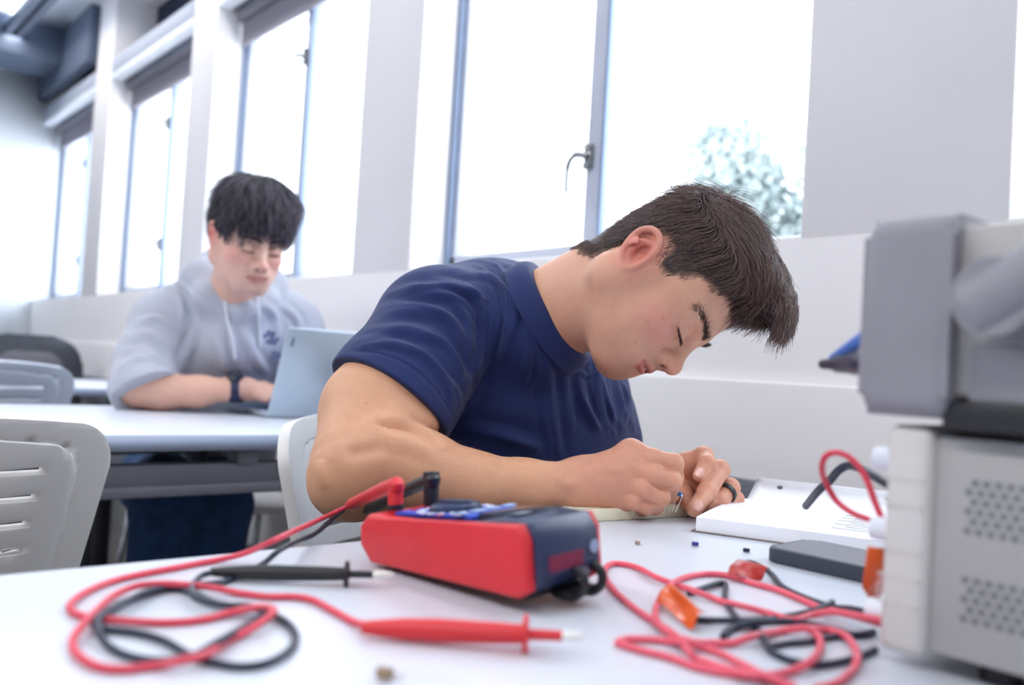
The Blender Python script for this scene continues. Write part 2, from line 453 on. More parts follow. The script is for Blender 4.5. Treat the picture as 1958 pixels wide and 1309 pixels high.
# padded office chairs
def office_chair(loc, rz, label):
    t = empty('office_chair', loc, rz, label, 'chair', 'black padded chairs at the far table')
    b = BM(); prism(b, rrect(.47, .40, .13, 8), -.035, .035, Matrix.Translation((-.24, 0, .715)) @ Matrix.Rotation(math.radians(78), 4, 'Y') @ Matrix.Rotation(PI/2, 4, 'Z'), .022, 4)
    obj('backrest', b, m_vinyl, t)
    b = BM(); prism(b, rrect(.30, .24, .09, 8), .030, .046, Matrix.Translation((-.24, 0, .715)) @ Matrix.Rotation(math.radians(78), 4, 'Y') @ Matrix.Rotation(PI/2, 4, 'Z'), .008, 3)
    o = obj('back_cushion', b, mat('grey_vinyl', (92, 90, 98), .5), t); o['label'] = 'grey inset cushion panel'
    b = BM(); prism(b, rrect(.48, .48, .10, 8), .42, .50, bev=.02, seg=3); obj('seat', b, m_vinyl, t)
    b = BM(); tube(b, [(-.24, 0, .62), (-.27, 0, .46), (0, 0, .42)], .018, 8); cyl(b, (0, 0, .12), (0, 0, .43), .025); obj('column', b, m_black, t)
    b = BM()
    for k in range(5):
        a = 2*PI*k/5 + .3; tube(b, [(0, 0, .13), (.15*math.cos(a), .15*math.sin(a), .12), (.29*math.cos(a), .29*math.sin(a), .075)], [.03, .022, .016], 8)
    bs = obj('base', b, m_black, t)
    for k in range(5):
        a = 2*PI*k/5 + .3; b = BM(); c = Vector((.29*math.cos(a), .29*math.sin(a), .028))
        d = Vector((-math.sin(a), math.cos(a), 0))
        cyl(b, c-d*.025, c-d*.006, .028); cyl(b, c+d*.006, c+d*.025, .028); cyl(b, c, c+Vector((0, 0, .05)), .008)
        obj('caster', b, m_black, t)
    return t
oc = office_chair((-4.40, .99, 0), 0, 'black padded chair with a grey back panel at the far table')
oc2 = copy_tree(oc); oc2.location = (-4.95, .86, 0); oc2['label'] = 'black padded chair cut by the left edge, farthest of the two'
oc3 = copy_tree(oc); oc3.location = (-3.0, 1.0, 0); oc3['label'] = 'black chair on casters glimpsed under the laptop table, left of the jeans'
oc3['group'] = ''; del oc3['group']
for ch in list(oc3.children):
    if ch.name.startswith(('backrest', 'back_cushion')): bpy.data.objects.remove(ch)
oc3.location = (-3.14, .93, 0)
# things on the floor
t = empty('storage_box', (-2.13, 1.10, 0), .0, 'light grey storage box on the floor right of the jeans', 'box')
b = BM(); bb(b, (-.17, -.15, .0), (.17, .15, .33), .015); obj('body', b, mat('grey_bin', (176, 174, 172), .6), t)
b = BM(); bb(b, (-.18, -.16, .32), (.18, .16, .37), .012); obj('lid', b, mat('grey_bin_lid', (196, 194, 192), .6), t)
# ---- laptop
HX = onz(511, 799)
lap = empty('laptop', HX, math.radians(3), 'silver laptop open in front of the man in the hoodie, lid turned to us', 'laptop')
m_alu = mat('laptop_aluminium', (190, 202, 214), .36, .55, var=.02)
b = BM(); bb(b, (-.235, .004, .003), (.0, .325, .016), .003); base_ = obj('base', b, m_alu, lap)
b = BM(); bb(b, (-.225, .012, .016), (-.012, .317, .0166)); d_ = obj('keyboard_deck', b, mat('deck', (120, 150, 200), .4, .3), lap)
b = BM()
for r in range(5):
    for c in range(13): bb(b, (-.045-r*.021, .03+c*.0205, .0166), (-.028-r*.021, .047+c*.0205, .018))
k_ = obj('key', b, m_black, d_, False); k_['kind'] = 'stuff'
b = BM(); bb(b, (-.006, 0, 0), (.0, .33, .222), .003, 3)
lid = obj('lid', b, m_alu, lap); lid.rotation_euler = (0, math.radians(19), 0); lid.location = (0.002, 0, .010)
b = BM(); bb(b, (-.0072, .008, .012), (-.006, .322, .214)); o = obj('screen', b, emit('laptop_screen', (120, 150, 205), .8), lid, False)
b = BM(); bb(b, (-.001, .016, .175), (.0008, .022, .198)); o = obj('badge', b, mat('badge', (90, 104, 128), .4), lid, False); o['label'] = 'small dark badge at the lid corner'
b = BM()
for s in range(3):
    b = BM(); bb(b, (-.09-s*.016, .0035, .006), (-.080-s*.016, .005, .0125)); obj('port', b, m_black, base_, False)
# ================================================================ ITEMS ON THE NEAR TABLE
m_red = mat('red_rubber', (214, 44, 52), .42, var=.04)
m_redw = mat('red_silicone_wire', (218, 66, 86), .38, var=.04)
m_pink = mat('pink_red_wire', (230, 92, 112), .36, var=.04)
m_bwire = mat('black_wire', (34, 42, 62), .42, var=.05)
m_navy = mat('meter_navy_plastic', (38, 50, 84), .33, var=.04)
m_tip = mat('nickel_tip', (236, 234, 226), .3, .6)
m_orange = mat('orange_film', (238, 96, 20), .22, var=.08, coat=.5, trans=.08)
m_red_film = mat('red_film', (170, 30, 20), .35, var=.15, coat=.15)
m_paper = mat('paper', (244, 246, 252), .8, var=.01)
m_ink = mat('printed_ink', (150, 156, 176), .8)
m_screen = mat('lcd_glass', (40, 48, 66), .12, spec=.6)
m_white = mat('white_print', (232, 238, 248), .5)
m_blue = mat('blue_print', (52, 82, 200), .4)
m_grey = mat('grey_print', (150, 170, 205), .4)
def basis(o, u, v):
    u = u.normalized(); w = u.cross(v).normalized(); v = w.cross(u)
    m = Matrix((u, v, w)).transposed().to_4x4(); m.translation = o; return m
# ---- multimeter
A = onz(1008, 1152, .7495); B = onz(690, 1072, .7425); C_ = onz(1146, 1106, .7535)
L_ = (A-B).length; Wd = (C_-A).length
mt = basis((B + (A-B)/2 + (C_-A)/2), A-B, C_-A)
print('METER', L_, Wd)
mm = empty('multimeter', (0, 0, 0), label='red and navy digital multimeter lying on the near table', cat='multimeter')
mm.matrix_world = mt
hl, hw, hh = L_/2, Wd/2, .046
b = BM()
# red holster: side profile extruded across the width, ends chamfered
prof = [(-hl+.012, 0), (-hl, .012), (-hl, hh-.019), (-hl+.010, hh-.010), (-hl+.35*L_, hh-.0085), (-hl+.6*L_, hh-.005), (hl-.006, hh+.001), (hl, hh-.008), (hl+.002, .006), (hl-.008, 0)]
for s in (-1, 1):
    prism(b, prof, -hw if s < 0 else hw-.010, -hw+.010 if s < 0 else hw, Matrix(((1, 0, 0, 0), (0, 0, 1, 0), (0, 1, 0, 0), (0, 0, 0, 1))), .0035, 3)
prism(b, [(-hl+.012, 0), (-hl, .012), (-hl, hh-.019), (-hl+.010, hh-.010), (-hl+.024, hh-.011), (-hl+.024, 0)], -hw+.004, hw-.004, Matrix(((1, 0, 0, 0), (0, 0, 1, 0), (0, 1, 0, 0), (0, 0, 0, 1))), .003, 3)
o = obj('holster', b, m_red, mm); o['label'] = 'red rubber holster'
b = BM()
prof = [(-hl+.02, .004), (-hl+.02, hh-.012), (hl-.055, hh-.004), (hl-.03, hh+.002), (hl-.004, hh+.002), (hl+.004, hh-.008), (hl+.006, .014), (hl-.004, .003)]
prism(b, prof, -hw+.008, hw-.008, Matrix(((1, 0, 0, 0), (0, 0, 1, 0), (0, 1, 0, 0), (0, 0, 0, 1))), .003, 3)
body = obj('body', b, m_navy, mm)
zt = hh-.003
b = BM(); bb(b, (-hl+.026, -hw+.014, zt-.001), (hl-.062, hw-.014, zt+.0012))
bmesh.ops.subdivide_edges(b, edges=[e for e in b.edges if abs((e.verts[0].co-e.verts[1].co).x) > .05], cuts=10)
o = obj('dial_panel', b, m_blue, mm); o['label'] = 'blue face panel with white and red dial markings'
dp = o
b = BM(); lathe(b, [(0, .0050), (.017, .0050), (.019, .0035), (.020, 0), (0, 0)], Matrix.Translation((-hl+.066, 0, zt+.001)), 36); bb(b, (-hl+.050, -.0035, zt+.004), (-hl+.082, .0035, zt+.0085), .0015)
obj('dial', b, m_navy, mm)
b = BM()
for k in range(20):
    a = 2*PI*k/20 + .1; r0, r1 = .0235, .0285
    c = Vector((-hl+.066 + .026*math.cos(a), .026*math.sin(a), zt+.0015))
    box(b, c, (.006, .0032, .0006), Matrix.Rotation(a, 3, 'Z'))
obj('white_marking', b, m_white, dp, False)
b = BM()
for x, y, s in ((-hl+.034, .012, .006), (-hl+.034, -.012, .006), (-hl+.034, 0, .004), (-hl+.052, .030, .007), (-hl+.082, -.030, .006)): box(b, (x, y, zt+.0016), (.003, s, .0006))
_r = obj('red_marking', b, m_red, dp, False); _r['kind'] = 'stuff'
for k, y in enumerate((-.024, -.008, .008, .024)): b = BM(); bb(b, (hl-.078, y-.005, zt+.001), (hl-.070, y+.005, zt+.003), .001); obj('button', b, m_grey, mm)
b = BM(); bb(b, (hl-.060, -hw+.017, zt-.001), (hl-.024, hw-.017, hh+.0012), .001)
o = obj('display', b, m_screen, mm)
o.rotation_euler = (0, math.radians(-6), 0); o.location = (0.0055, 0, .0012-.0045)
for s in (-1, 1): b = BM(); lathe(b, [(0, 0), (.0065, 0), (.0065, .004), (.0045, .004), (.0045, .001), (0, .001)], Matrix.Translation((-hl+.018, s*.018, hh-.001)), 20); obj('jack_socket', b, m_black, mm)
b = BM(); bb(b, (hl+.0045, -.022, .016), (hl+.0062, .012, .026)); o = obj('end_label', b, mat('faded_red_label', (120, 34, 66), .5), mm, False); o['label'] = 'dull red marking on the end'
b = BM(); lathe(b, [(0, 0), (.0045, 0), (.0045, .001), (0, .0012)], Matrix.Translation((hl+.0052, .024, .026)) @ Matrix.Rotation(PI/2, 4, 'Y'), 20); obj('sensor_window', b, m_grey, mm)
for nm_, ob_ in (('dial_panel', dp), *[(x_.name, x_) for x_ in list(mm.children)+list(dp.children)]):
    if nm_.split('.')[0] in ('dial', 'white_marking', 'red_marking', 'button', 'jack_socket') or (nm_ == 'dial_panel' and ob_ is dp and not ob_.get('_s')):
        for v in ob_.data.vertices: v.co.z -= .0085*max(0, 1-(v.co.x+hl)/(.6*L_))
        if ob_ is dp: ob_['_s'] = 1
if '_s' in dp: del dp['_s']
# rubber foot / hanging loop under the display end
b = BM()
pts = [(hl-.012, .004, .004), (hl+.006, .004, .004), (hl+.018, .006, -.002), (hl+.022, .010, -.0035), (hl+.016, .014, -.0045), (hl-.004, .014, -.0045), (hl-.014, .010, -.003)]
tube(b, spline([(hl-.01, .002, -.004), (hl+.004, .002, -.0045), (hl+.013, .003, .002), (hl+.013, .003, .010), (hl+.005, .003, .014), (hl-.004, .003, .012)], 5), .0032, 8)
tube(b, spline([(hl-.01, .022, -.004), (hl+.004, .022, -.0045), (hl+.013, .022, .002), (hl+.013, .022, .010), (hl+.005, .022, .014), (hl-.004, .022, .012)], 5), .0032, 8)
bb(b, (hl-.012, -.002, -.0058), (hl+.006, .028, .000), .002)
o = obj('stand_foot', b, m_black, mm)
b = BM(); bb(b, (-hl+.02, -hw+.012, -.004), (hl-.010, hw-.012, .004), .002); obj('back_cover', b, m_black, mm)

def cable(bm, pix, r=.0022, z=TAB, lift=None, crop=(0, 0, 1), n=7, seg=10):
    ox, oy, s = crop; pts = []
    for i, q in enumerate(pix):
        h = q[2] if len(q) > 2 else 0.0
        pts.append(onz(ox+q[0]/s, oy+q[1]/s, z+r+h))
    pts = spline(pts, n)
    for p in pts: p.z = max(p.z, z+r*.98)
    tube(bm, pts, r, seg)
K5 = (100, 920, 2.797)
def probe(parent, p0, p1, pt, rr, m, tipm, names=('probe_handle', 'finger_guard', 'metal_tip')):
    d = (p1-p0).normalized(); L = (p1-p0).length
    q = Vector((0, 0, 1)).rotation_difference(d).to_matrix().to_4x4(); q.translation = p0
    b = BM(); lathe(b, [(0, -.004), (rr*.55, -.003), (rr*.7, .004), (rr*.95, .02), (rr*1.05, L*.45), (rr*.95, L*.8), (rr*.85, L-.001), (rr*.5, L), (rr*.46, L+.020), (0, L+.021)], q, 24)
    h = obj(names[0], b, m, parent)
    b = BM(); lathe(b, [(rr*.7, L-.002), (rr*1.7, L-.0012), (rr*1.75, L), (rr*1.7, L+.0012), (rr*.45, L+.002)], q, 28); obj(names[1], b, m, h)
    Lt = (pt-p0).length
    b = BM(); lathe(b, [(0, L+.018), (.0026, L+.018), (.0024, Lt-.006), (.0014, Lt-.001), (0, Lt)], q, 14); obj(names[2], b, tipm, parent)
# red test lead
rl = empty('test_lead', onz(700, 1198), label='red test lead with its probe lying in front of the multimeter', cat='cable')
inv = Matrix.Translation(-Vector(rl.location))
jr_w = mt @ Vector((-hl+.018, -.018, hh-.007)); jb_w = mt @ Vector((-hl+.018, .018, hh-.007))
def fix(t):
    iv = Matrix.Translation(-Vector(t.location))
    for ch in t.children: ch.matrix_parent_inverse = iv
def add_red_plug(t, base, px_end, m, mk=None):
    u = (mt.to_3x3() @ Vector((0, 0, 1))).normalized()
    e = base + u*.019
    out = W(*px_end)
    b = BM(); cyl(b, base-u*.003, e, .0058, .0062, 16)
    tube(b, spline([e-u*.004, e-u*.001, e+(out-e)*.35, out], 6), [.0062]*6+[.0058]*6+[.0055]*6+[.0042], 12)
    obj('plug', b, m, t)
    return out
o1 = add_red_plug(rl, jr_w, (668, 966, .84), m_red)
b = BM()
pth = [o1, W(628, 985, .83)]
pix = [(1240, 290, .020), (1040, 380, .006), (860, 425, 0), (640, 465), (480, 495), (330, 530), (200, 580), (110, 640), (97, 685), (170, 722), (330, 742, .001), (600, 755), (800, 740), (960, 700, .001), (1100, 672, .006), (1185, 695, .006), (1060, 790, .002), (940, 850), (820, 925, .003), (700, 955, .004), (560, 985), (380, 1005), (230, 985), (130, 920), (110, 850, .001), (170, 760, .004), (250, 680, .003), (330, 610, .001), (450, 560, .003), (560, 548, .004), (680, 550, .003), (850, 567, .003), (1000, 597), (1150, 615), (1300, 617), (1400, 637), (1500, 690), (1600, 745), (1690, 772, .003)]
pp = [onz(100+q[0]/2.797, 920+q[1]/2.797, TAB+.0022+(q[2] if len(q) > 2 else 0)) for q in pix]
sp = spline(pth+pp, 8)
for p in sp: p.z = max(p.z, TAB+.0021)
tube(b, sp, .0022, 10); obj('wire', b, m_redw, rl)
p0 = onz(703, 1199, TAB+.006); p1 = onz(1005, 1212, TAB+.0095); ptip = onz(1118, 1217, TAB+.009)
probe(rl, p0, p1, p0+(p1-p0).normalized()*(ptip-p0).length, .0062, m_red, m_tip)
fix(rl)
bl_ = empty('test_lead', onz(410, 1095), label='black test lead whose probe tip ends beneath the multimeter', cat='cable')
o2 = add_red_plug(bl_, jb_w, (700, 975, .90), m_black)
u = (mt.to_3x3() @ Vector((0, 0, 1))).normalized()
b = BM(); cyl(b, jb_w, jb_w+u*.024, .0062, .0066, 16); obj('plug_cap', b, m_black, bl_)
pix = [(1270, 338, .010), (1120, 445, .002), (960, 520), (850, 548), (650, 560), (500, 600), (330, 672), (235, 735, .003), (250, 785), (450, 810), (600, 852), (740, 932), (850, 965), (1000, 990), (1150, 970), (1270, 900), (1300, 820), (1240, 745), (1120, 690, .001), (980, 668, .001), (860, 645), (760, 600), (640, 570), (500, 590, .003), (380, 655, .003), (260, 725, .003), (245, 800, .003), (300, 880), (400, 930), (520, 955), (640, 955, .0), (760, 930), (900, 850, .004), (1040, 770), (1130, 705, .004), (1050, 665, .004), (900, 660, .003), (770, 620, .003), (745, 570, .003), (790, 510, .002), (850, 488, .004)]
pp = [onz(100+q[0]/2.797, 920+q[1]/2.797, TAB+.0022+(q[2] if len(q) > 2 else 0)) for q in pix]
sp = spline([o2, W(655, 1000, .89)]+pp, 8)
for p in sp: p.z = max(p.z, TAB+.0021)
b = BM(); tube(b, sp, .0021, 10); obj('wire', b, m_bwire, bl_)
p0 = onz(412, 1093, TAB+.0055); p1 = onz(663, 1097, TAB+.008); ptip = onz(755, 1099, TAB+.007)
probe(bl_, p0, p1, p0+(p1-p0).normalized()*(ptip-p0).length, .0052, m_black, m_tip)
fix(bl_)
# ---- loose cables on the right
def cb(label, segs, m, r=.0021, K=(1130, 900, 3.2), cat='cable', name='hookup_cable'):
    b = BM()
    for s in segs: cable(b, s, r, crop=K)
    p = b.verts[:] ; 
    o = obj(name, b, m); tag(o, label, cat); return o
cb('pink-red cable looping round the orange tape flag, ending near the table front', [[(1790, 940, .010), (1600, 885, .006), (1500, 860, .003), (1380, 828), (1150, 730), (1000, 690), (850, 642), (700, 630), (560, 657), (490, 700, .003), (430, 770), (395, 860), (410, 930, .003), (480, 990), (560, 1030, .003), (700, 1052), (850, 1055), (1000, 1010, .003), (1150, 980), (1300, 962, .003), (1450, 972), (1560, 1010, .002), (1620, 1090), (1630, 1150, .003), (1600, 1220), (1500, 1300), (1380, 1330)]], m_pink, .0023)
cb('pink-red cable making the wide leftmost loop beside the multimeter end', [[(1790, 915, .014), (1650, 890, .01), (1480, 860, .006), (1350, 880, .002), (1230, 910, .003), (1090, 870), (900, 820, .003), (780, 790), (650, 740, .003), (530, 700), (400, 650, .002), (280, 590), (150, 565), (92, 590), (87, 650), (150, 740), (280, 850), (400, 930), (520, 1010), (590, 1095, .003), (650, 1150), (760, 1190), (1000, 1250, .003), (1200, 1230), (1350, 1160, .003), (1405, 1070), (1380, 1000, .003), (1310, 960, .006)]], m_pink, .0023)
cb('doubled pink-red cable with its bent end at the front left of the tangle', [[(1230, 1330), (1050, 1262), (850, 1240), (650, 1200), (480, 1140), (300, 1095), (190, 1062), (165, 1045), (210, 1030), (300, 1028), (450, 1040), (560, 1045, .003), (720, 1090), (900, 1170), (1050, 1245, .003), (1250, 1320)]], m_pink, .0022)
cb('black cable running from the red tape flag back to the instrument', [[(1790, 880, .008), (1700, 865, .004), (1600, 842, .002), (1480, 830), (1330, 782), (1180, 712), (1110, 635), (1050, 590, .002), (980, 560, .004), (920, 565, .004)]], m_bwire, .0021)
cb('black cable lying straight across behind the orange tape flag', [[(1480, 800, .006), (1370, 850, .003), (1250, 880), (1100, 905), (900, 915, .002), (700, 912), (620, 905)]], m_bwire, .0021)
cb('black cable curling from under the tape flags to the front of the instrument', [[(600, 750), (700, 712, .001), (815, 686), (822, 780), (860, 855), (910, 915, .003), (1010, 955), (1070, 1050, .003), (1110, 1110), (1230, 1162), (1400, 1186), (1600, 1150), (1740, 1095)]], m_bwire, .0022)
cb('black cable with a small hook in the middle of the tangle', [[(810, 1015), (830, 985), (880, 955), (1000, 930, .003), (1200, 922, .002), (1350, 942), (1500, 972), (1620, 1005), (1730, 985)]], m_bwire, .0024)
cb('black cable lowest in the tangle, passing under the pink loops', [[(1080, 1075), (1200, 1055), (1330, 1045), (1450, 1020), (1580, 1005), (1700, 1000)]], m_bwire, .002)
# ---- tape flags
def flag(outline, h, label, m, bend=.004, K=(1130, 900, 3.2)):
    ox, oy, s = K
    b = BM(); n = 6
    c = [onz(ox+x/s, oy+y/s, TAB+hh_) for (x, y, hh_) in outline]   # 4 corners
    g = []
    for i in range(n+1):
        row = []
        for j in range(n+1):
            u, v = i/n, j/n
            p = (c[0]*(1-u)+c[1]*u)*(1-v) + (c[3]*(1-u)+c[2]*u)*v
            p.z += bend*math.sin(PI*u)*(1 if j % 7 else 1) + .0016*math.sin(7*u+5*v)
            row.append(b.verts.new(p))
        g.append(row)
    for i in range(n):
        for j in range(n): b.faces.new((g[i][j], g[i+1][j], g[i+1][j+1], g[i][j+1]))
    o = obj('tape_flag', b, m, auto=0); md = o.modifiers.new('s', 'SOLIDIFY'); md.thickness = .0006
    md = o.modifiers.new('u', 'SUBSURF'); md.levels = 1; md.render_levels = 2
    return tag(o, label, 'tape', 'tape flags on the cables')
flag([(395, 800, .004), (480, 690, .010), (710, 860, .012), (620, 970, .003)], 0, 'bright orange tape flag folded round the cables, nearest the multimeter', m_orange)
flag([(830, 640, .006), (890, 545, .012), (1110, 590, .012), (1050, 665, .004)], 0, 'dark red tape flag farther back in the tangle', m_red_film)
# ---- components
def scrap(px, py, w, m, label, legs=True):
    p = onz(px, py, TAB)
    t = empty('component', p, label=label, cat='component')
    b = BM(); box(b, (0, 0, w*.38+.0004), (w, w*.6, w*.6), Matrix.Rotation(.5, 3, 'Z'), w*.12); obj('body', b, m, t)
    b = BM()
    for s in (-1, 1): tube(b, spline([(s*w*.2, w*.2, .0012), (s*w*.3, w*.7, .0008), (-s*w*.1, w*1.4, .0006)], 4), .0003, 6)
    obj('wire', b, m_tip, t)
m_comp_b = mat('blue_component', (36, 50, 130), .35)
scrap(1329, 1045, .0062, m_comp_b, 'tiny blue component on the table, left of the phone')
scrap(1427, 1057, .0060, mat('navy_component', (28, 32, 70), .4), 'tiny navy component beside the phone corner')
scrap(1219, 1042, .0050, mat('brown_component', (160, 138, 128), .5), 'tiny pale brown component under the breadboard edge')
scrap(735, 1300, .0085, mat('tan_component', (150, 126, 100), .5), 'small tan and dark component at the bottom of the frame')
# ---- breadboard
A = onz(1110, 999); B = onz(1324, 986); D = onz(1052, 979)
mb = basis(A, B-A, D-A)
bl = (B-A).length; bw = .056
print('BOARD', bl, (D-A).length)
m_bread = mat('breadboard_cream', (238, 234, 208), .45, var=.02)
bd = empty('breadboard', (0, 0, 0), label='cream breadboard under the hands of the man in navy', cat='breadboard'); bd.matrix_world = mb
b = BM(); bb(b, (0, 0, .0), (bl, bw, .0125), .0012)
for x in (.02, .07, .12, .152): bb(b, (x, -.0008, .002), (x+.004, .0006, .0105), .0002)
obj('body', b, m_bread, bd)
b = BM()
for i in range(54):
    for j in list(range(5)) + list(range(6, 11)) + [13, 14, -3, -4]:
        if i*.0028 + .006 > bl-.004: continue
        x, y = .006+i*.0028, .016+j*.0026 - .0
        bb(b, (x-.0005, y-.0005, .0124), (x+.0005, y+.0005, .01262))
o = obj('hole_grid', b, m_black, bd, False); o['kind'] = 'stuff'
b = BM(); bb(b, (.002, bw*.46, .0121), (bl-.002, bw*.5, .0127)); obj('centre_channel', b, m_grey, bd, False)
# capacitor held over the board
cp = W(1298, 944, .948)
t = empty('capacitor', cp, label='tiny blue component with bent wire legs pinched over the breadboard', cat='component')
b = BM(); tube(b, [(-.006, .002, .0005), (-.005, .0017, .0005), (.004, -.0015, 0), (.005, -.0017, 0)], [.0018, .0026, .0026, .0018], 14); obj('body', b, mat('cap_blue', (60, 120, 190), .25), t)
g = mb.to_3x3() @ Vector((0, 0, 1))
b = BM(); tube(b, [(.005, -.0017, 0), (.0062, -.002, -.0015), (.002, -.002, -.012), (-.001, -.003, -.0195)], .0005, 6); tube(b, [(-.006, .002, .0005), (-.0075, .0022, -.001), (-.006, .001, -.012), (-.007, 0, -.0195)], .0005, 6)
obj('wire_leg', b, m_tip, t)
# ---- open book
t = empty('open_book', onz(1500, 1000), label='open white book lying past the phone', cat='book')
c0 = onz(1330, 1016); ux = (onz(1640, 1046)-c0).normalized(); uy = Vector((-.36, .933, 0)); ux = Vector((.92, .39, 0)).normalized()
mk = Matrix((ux, uy, Vector((0, 0, 1)))).transposed().to_4x4(); mk.translation = c0
bkl, bkw = .30, .225
def page_block(x1, y1, f, name, m, skirt):
    b = BM(); nx, ny = 14, 26; top = []
    for i in range(nx+1):
        row = []
        for j in range(ny+1):
            x, y = x1*i/nx, y1*j/ny
            row.append(b.verts.new(mk @ Vector((x + .0, y, f(x, y)))))
        top.append(row)
    for i in range(nx):
        for j in range(ny): b.faces.new((top[i][j], top[i+1][j], top[i+1][j+1], top[i][j+1]))
    bot = {}
    def bv(v, x, y):
        if v not in bot: bot[v] = b.verts.new(mk @ Vector((x, y, .0012)))
        return bot[v]
    def strip(seq):
        for (v0, x0, y0), (v1, x1_, y1_) in zip(seq, seq[1:]): b.faces.new((v0, v1, bv(v1, x1_, y1_), bv(v0, x0, y0)))
    strip([(top[i][0], x1*i/nx, 0) for i in range(nx+1)]); strip([(top[i][ny], x1*i/nx, y1) for i in range(nx+1)])
    strip([(top[0][j], 0, y1*j/ny) for j in range(ny+1)]); strip([(top[nx][j], x1, y1*j/ny) for j in range(ny+1)])
    return obj(name, b, m, t, auto=50)
fz = lambda x, y: .0150 + .003*math.sin(PI*min(1, max(0, y/.205))) - .002*y/.2
page_block(bkl, .205, fz, 'page_block', m_paper, .01)
b = BM()
bb(b, (-.004, -.003, .0), (bkl+.004, .212, .0012)); b.transform(mk); obj('cover', b, mat('book_cover', (120, 112, 112), .6), t)
b = BM()
for i in range(9):
    y = .035+i*.0125; z = fz(0, y)+.0003
    L0 = .16 + .01*math.sin(i*2.3)
    bb(b, (.125+.012*(i % 2), y-.0006, z-.0003), (.125+L0*(.5+.4*abs(math.sin(i*1.7))), y+.0006, z+.0002))
b.transform(mk); o = obj('printed_text', b, m_ink, t, False)
fix(t)
# loose punched sheets behind the book, curling up
t = empty('punched_paper', onz(1550, 950), label='curling white sheet with punched holes behind the open book', cat='paper')
P0 = onz(1437, 948, TAB+.012); P1 = onz(1760, 985, TAB+.012); ud = (P1-P0).normalized(); L_p = .29
vd = Vector((-ud.y, ud.x, 0)); 
if vd.y < 0: vd = -vd
prof = [(-.05, .010), (-.02, .012), (0, .0145), (.016, .021), (.026, .028), (.0285, .0335), (.025, .0375)]
holes = [.030, .158]
b = BM(); V = []; E = []
rows = spline([Vector((a_, z_, 0)) for a_, z_ in prof], 4)
arc = [0]
for p, q in zip(rows, rows[1:]): arc.append(arc[-1]+(q-p).length)
T_ = arc[-1]
def at_s(s):
    for k in range(len(arc)-1):
        if s <= arc[k+1]+1e-9:
            f_ = (s-arc[k])/(arc[k+1]-arc[k]); return rows[k].lerp(rows[k+1], f_)
    return rows[-1]
def lp(pts):
    s = len(V); V.extend([Vector(p) for p in pts]); E.extend([(s+i, s+(i+1) % len(pts)) for i in range(len(pts))])
lp(rrect(L_p, T_, .006, 5, L_p/2, T_/2))
hp = [[(h+.0036*math.cos(a_), T_-.0125+.0036*math.sin(a_)) for a_ in np.linspace(0, 2*PI, 18, endpoint=False)] for h in holes]
for h in hp: lp(h)
V += [Vector((L_p*i/30, T_*j/16)) for i in range(1, 30) for j in range(1, 16)]
vs, es, fs, *_ = delaunay_2d_cdt(V, E, [], 0, 1e-7)
orr = rrect(L_p, T_, .006, 5, L_p/2, T_/2)
bvv = [None]*len(vs)
for f_ in fs:
    c = sum((vs[i] for i in f_), Vector((0, 0)))/3
    if not pip(*c, orr) or any(pip(*c, h) for h in hp): continue
    for i in f_:
        if bvv[i] is None:
            q = at_s(min(T_, max(0, vs[i].y))); bvv[i] = b.verts.new(P0 + ud*vs[i].x + vd*q.x + Vector((0, 0, q.y-.012-.004)))
    b.faces.new([bvv[i] for i in f_])
o = obj('sheet', b, m_paper, t, auto=0); md = o.modifiers.new('s', 'SOLIDIFY'); md.thickness = .0006
fix(t)
# ---- phone
A = onz(1461, 1044, TAB+.0125); B = onz(1668, 1088, TAB+.0125); D = onz(1562, 1026, TAB+.0125)
mp = basis(A, B-A, D-A); print('PHONE', (D-A).length)
t = empty('smartphone', (0, 0, 0), label='dark smartphone in a thick black case in front of the open book', cat='phone'); 
u_ = (B-A).normalized(); v_ = Vector((-u_.y, u_.x, 0)); v_ = v_ if v_.dot(D-A) > 0 else -v_
mp = Matrix((u_, v_, u_.cross(v_))).transposed().to_4x4(); mp.translation = Vector((A.x, A.y, TAB)); t.matrix_world = mp
b = BM(); prism(b, rrect(.158, .078, .012, 6, .079, .039), 0, .0125, bev=.002, seg=3); obj('case', b, mat('phone_case', (52, 58, 74), .5), t)
b = BM(); prism(b, rrect(.150, .070, .010, 6, .079, .039), .0118, .0128); obj('screen', b, mat('phone_glass', (96, 102, 116), .08, spec=.7), t)

# ================================================================ BENCH INSTRUMENTS
m_bezel = mat('instrument_bezel', (206, 202, 200), .55, var=.02)
m_case = mat('instrument_case', (166, 164, 164), .5, .1, var=.02)
m_bump = mat('grey_rubber_bumper', (140, 138, 146), .6, var=.03, scale=30)
m_bump2 = mat('grey_case_paint', (178, 175, 174), .55, var=.02)
m_hole = mat('vent_hole', (112, 114, 122), .7)
t = empty('power_supply', (-.06, .62, TAB), label='lower bench instrument with perforated side standing on the near table', cat='instrument')
b = BM(); bb(b, (-.220, .503, .752), (.14, .715, .872), .003); o = obj('case', b, m_case, t); case = o
b = BM()
for blk in ((.775, .806), (.822, .855)):
    nz = int((blk[1]-blk[0])/.0052)
    for i in range(16):
        for k in range(nz):
            x = -.2005+i*.006 + (.003 if k % 2 else 0); z = blk[0]+k*.0052
            prism(b, [(.0021*math.cos(a_), .0021*math.sin(a_)) for a_ in np.linspace(0, 2*PI, 6, endpoint=False)], 0, .0006, Matrix.Translation((x, .5032, z)) @ Matrix.Rotation(PI/2, 4, 'X'))
o = obj('vent_perforation', b, m_hole, t, False); o['kind'] = 'stuff'; o['label'] = 'rows of small round vent holes'
b = BM(); bb(b, (-.245, .497, .748), (-.219, .722, .876), .006, 3)
for z in (.775, .79, .805, .83, .845): bb(b, (-.2458, .4964, z), (-.222, .4975, z+.0012))
obj('front_bezel', b, m_bezel, t)
